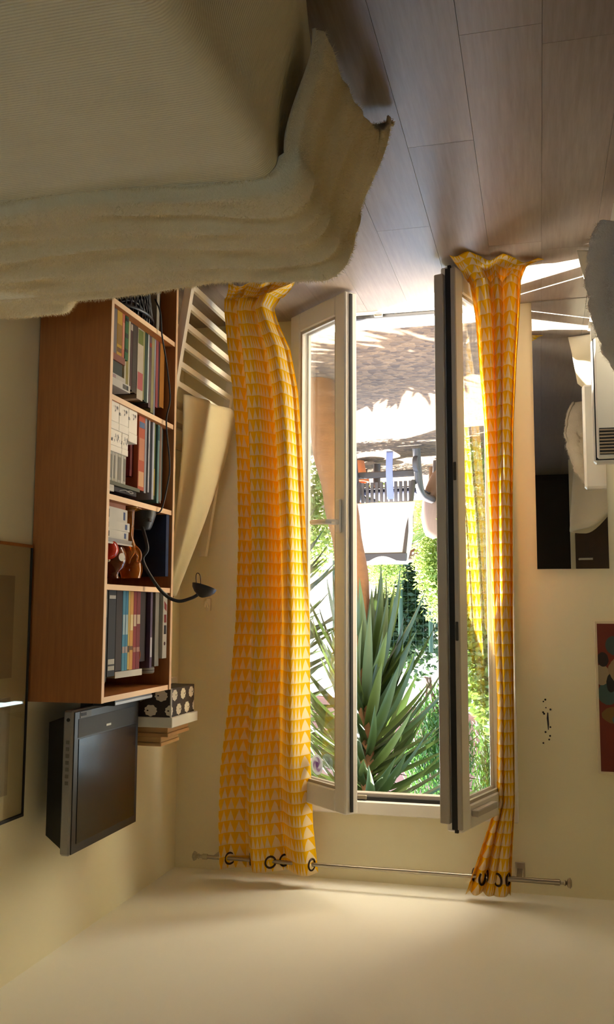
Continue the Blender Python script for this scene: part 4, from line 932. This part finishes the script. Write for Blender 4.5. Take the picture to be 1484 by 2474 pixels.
bush('shrub', 'dense dark hedge bush behind the mesh fence', (1.6, 13.0, gz), (1.1, .5, 2.3), 9000, 'dkgreen', 5, (.12, .06))
bush('shrub', 'dense dark hedge bush to the right behind the fence', (4.9, 13.2, gz), (1.1, .5, 2.4), 7000, 'dkgreen', 6, (.12, .06))
bush('shrub', 'dense dark hedge bush to the left behind the fence', (-1.6, 11.0, gz), (.9, .5, 2.6), 7000, 'dkgreen', 7, (.12, .06))
bush('weeping_tree', 'weeping green branches hanging in front of the red siding', (1.45, 12.2, 2.2), (.55, .3, 2.2), 7000, 'weep', 8, (.11, .022), 'tree', 2.2)
bush('weeping_tree', 'weeping green branches above the left door leaf', (.55, 12.4, 2.0), (.55, .3, 2.4), 7000, 'weep', 9, (.11, .022), 'tree', 2.2)
def palm(label, base, h, n, L_, seed):
    rnd = random.Random(seed); e = thing('palm', label, 'plant', base); MB().tube([(0, 0, 0), (.02, 0, h*.5), (0, 0, h)], lambda t: .07-.02*t, 10).build('trunk', 'bark', e, 60)
    mb = MB()
    for i in range(9):
        V = []; F = []; nn = 26
        for k in range(nn):
            t = k/nn
            for s in (-1, 1):
                x = L_*(.15+.85*t); zz = .35*L_*math.sin(t*2.2)-.15*L_*t; le = .26*L_*(1-.75*abs(t-.35)); i0 = len(V)
                V += [(x, 0, zz), (x+.02, 0, zz+.004), (x+le*.6, s*le*.8, zz-le*.25)]; F.append((i0, i0+1, i0+2))
        if i == 0:
            m0 = MB().add(V, F); m0.tube([(L_*t, 0, .35*L_*math.sin(t*2.2)-.15*L_*t) for t in [q/10 for q in range(11)]], .006, 5); o = m0.build('frond', 'green2', e); d0 = o.data
        else: o = bpy.data.objects.new('frond', d0); C.objects.link(o); o.parent = e
        o.location = (0, 0, h); o.rotation_euler = (0, rnd.uniform(-.5, .3), i*2*pi/9+rnd.uniform(-.2, .2))
palm('small feathery palm left of the garden chair', (1.0, 9.3, gz), .55, 9, .5, 3)
palm('feathery palm crown behind the left door pane', (.1, 10.9, gz), 1.5, 9, .9, 5)

# garden chair with towel
gc = thing('garden_chair', 'grey reclining garden chair with slatted back on the terrace', 'chair', (1.28, 8.5, gz), (0, 0, math.radians(8)))
gm = plain('grey_resin', (74, 70, 70), .5, .08); M['resin'] = gm
for s in (-.3, .3):
    MB().tube(catmull([(s, .32, .02), (s, .30, .25), (s, .22, .40), (s, -.1, .42), (s, -.28, .38), (s, -.36, .2), (s, -.40, .02)], 8), .036, 10).build('arm_frame', 'resin', gc, 60)
    MB().tube([(s*.85, -.34, .30), (s*.8, -.62, 1.02)], .022, 8).build('back_post', 'resin', gc, 60)
    MB().lathe([(0, 0), (.07, 0), (.075, .02), (.07, .04), (0, .04)], (s-.02, -.40, .16), 18, (1, 0, 0)).build('wheel', 'resin', gc, 40)
for k in range(11): MB().box(-.24+k*.045, -.215+k*.045, -.36, -.34, .30, .56).build('back_slat', 'resin', gc)
for k in range(7): MB().box(-.27, .27, -.3+k*.09, -.24+k*.09, .34, .355, .003).build('seat_slat', 'resin', gc)
MB().box(-.27, .27, -.64, -.61, .96, 1.04, .01).build('top_rail', 'resin', gc)
MB().box(-.3, .3, -.30, -.26, .19, .25, .01).build('cross_bar', 'resin', gc); MB().box(-.26, .26, -.28, .3, .356, .40, .015).build('seat_pad', plain('navy_pad', (34, 36, 56), .9), gc)
tw = thing('towel', 'white towel draped over the back of the garden chair', 'towel', (1.28, 8.5, gz), (0, 0, math.radians(8)))
def twf(s, t):
    x = lerp(-.30, .30, s)*(1.0-.06*t); a = lerp(.50, 1.06, min(1, t/.85)); y = -.42-.35*(a-.5)-.03
    if t > .85: k = (t-.85)/.15; y += .10*k; a -= .03*k
    return (x+.01*math.sin(9*t), y+.012*math.sin(8*s+2*t), a)
MB().grid(twf, 24, 30).build('towel_cloth', plain('white_terry', (238, 236, 230), .95, .03), tw, 180, solid=.012)
bt = thing('blue_cloth', 'pale blue cloth hanging over the chair arm', 'cloth', (1.28, 8.5, gz), (0, 0, math.radians(8)))
MB().grid(lambda s, t: (.0+lerp(-.10, -.04, s), -.45-.02*math.sin(4*t)-.01*s, lerp(.04, .47, t)), 8, 20).build('cloth_strip', plain('pale_blue_cotton', (136, 144, 182), .9, .1), bt, 180, solid=.006)
cu = thing('seat_cushion', 'beige striped cushion leaning behind the garden chair', 'cushion', (.86, 8.75, gz+.02), (.25, 0, .5))
MB().grid(lambda s, t: (.18*math.cos(2*pi*s)*abs(math.cos(pi*(t-.5)))**.4, .07*math.sin(2*pi*s)*abs(math.cos(pi*(t-.5)))**.5, .75*t+.05), 28, 20).build('cushion_body', plain('beige_stripe', (120, 98, 84), .9, .15, 9, stretch=(8, 1, 1)), cu, 180)
def pot(label, loc, s, col):
    e = thing('plant_pot', label, 'pot', loc); mt = plain('terracotta', col, .85, .12, 9)
    MB().lathe([(0, 0), (.11*s, 0), (.155*s, .26*s), (.14*s, .26*s), (.13*s, .22*s), (0, .22*s)], n=22).build('pot_body', mt, e, 40); MB().lathe([(.15*s, .23*s), (.172*s, .23*s), (.175*s, .29*s), (.15*s, .29*s)], n=22).build('rim', mt, e, 40); MB().lathe([(0, .225*s), (.135*s, .225*s)], n=18).build('soil', 'earth', e)
pot('larger terracotta pot on the far terrace beside the shrub', (1.86, 9.15, gz+.2), 1.0, (206, 116, 70)); pot('smaller terracotta pot in front of the larger one', (1.72, 8.75, gz), .72, (214, 128, 80))
e = thing('pot_stand', 'dark block under the larger terracotta pot', 'stand', (1.86, 9.15, gz)); MB().box(-.16, .16, -.16, .16, .16, .2, .006).build('stand_top', 'earth', e)
for (x, y) in ((-.13, -.13), (.13, -.13), (-.13, .13), (.13, .13)): MB().box(x-.02, x+.02, y-.02, y+.02, 0, .16).build('leg', 'earth', e)
e = thing('planter_wall', 'yellow rendered low garden wall with orange coping', 'wall', (1.15, 11.4, gz)); MB().box(-.75, .35, -.1, .1, 0, .42).build('render', plain('yellow_render', (226, 186, 118), .9), e); MB().box(-.78, .38, -.13, .13, .42, .5, .01).build('coping', plain('orange_tile', (206, 130, 74), .8), e)
# fence
fe = thing('mesh_fence', 'green wire mesh fence with posts at the end of the garden', 'fence', (1.5, 12.2, gz)); gm2 = plain('green_coating', (30, 66, 46), .5); M['fgreen'] = gm2
for x in (-2.4, -1.2, -.1, .3, 1.2, 2.4, 3.6): MB().tube([(x, 0, 0), (x, 0, 2.0)], .03, 8).build('post', 'fgreen', fe, 40)
mb = MB()
for k in range(61): mb.box(-2.4+k*.1, -2.397+k*.1, -.002, .002, .05, 1.95)
for k in range(20): mb.box(-2.4, 3.6, -.002, .002, .05+k*.1, .053+k*.1)
wm = mb.build('wire_mesh', 'fgreen', fe); wm['kind'] = 'stuff'
e = thing('log', 'brown fallen log lying by the fence', 'log', (1.7, 11.7, .62)); MB().tube([(-.6, 0, .02), (-.2, .03, .0), (.2, 0, .03), (.6, .02, .06)], lambda t: .09+.01*math.sin(9*t), 12).build('bark', 'twig', e, 60)
MB().tube([(.25, 0, .05), (.35, -.12, .12)], .025, 8).build('branch_stub', 'twig', e, 60)
e = thing('rubble_wall', 'rough stone wall carrying the log', 'wall', (1.7, 11.75, gz)); rnd = random.Random(3); sm_ = plain('grey_stone', (128, 118, 104), .95, .25, 6, bump=.6); M['stone'] = sm_
for r in range(5):
    for k in range(7):
        x = -.9+k*.26+(r % 2)*.12; MB().box(x, x+.24, -.12+rnd.uniform(-.02, .02), .14, r*.13, r*.13+.12, .02).build('stone', 'stone', e)
# neighbour house: white band below, red cladding above
nh = thing('neighbour_house', 'neighbouring house with white wall and red clad upper floor', 'house', (1.2, 14.6, gz), (0, 0, math.radians(38)))
MB().box(-5, 5, 0, 3.5, 0, 2.86).build('white_wall', plain('white_render', (240, 236, 228), .9, .02), nh)
MB().box(-5, 5, .0, 3.4, 2.86, 3.02).build('band', plain('white_band', (236, 232, 226), .9), nh)
rc = plain('red_cladding', (74, 28, 26), .7, .1, 5, stretch=(1, 1, 6)); M['clad'] = rc
for k in range(16): MB().box(-5, 5, .06-.012, 3.3, 3.04+k*.16, 3.04+k*.16+.148, .004).build('cladding_board', 'clad', nh)
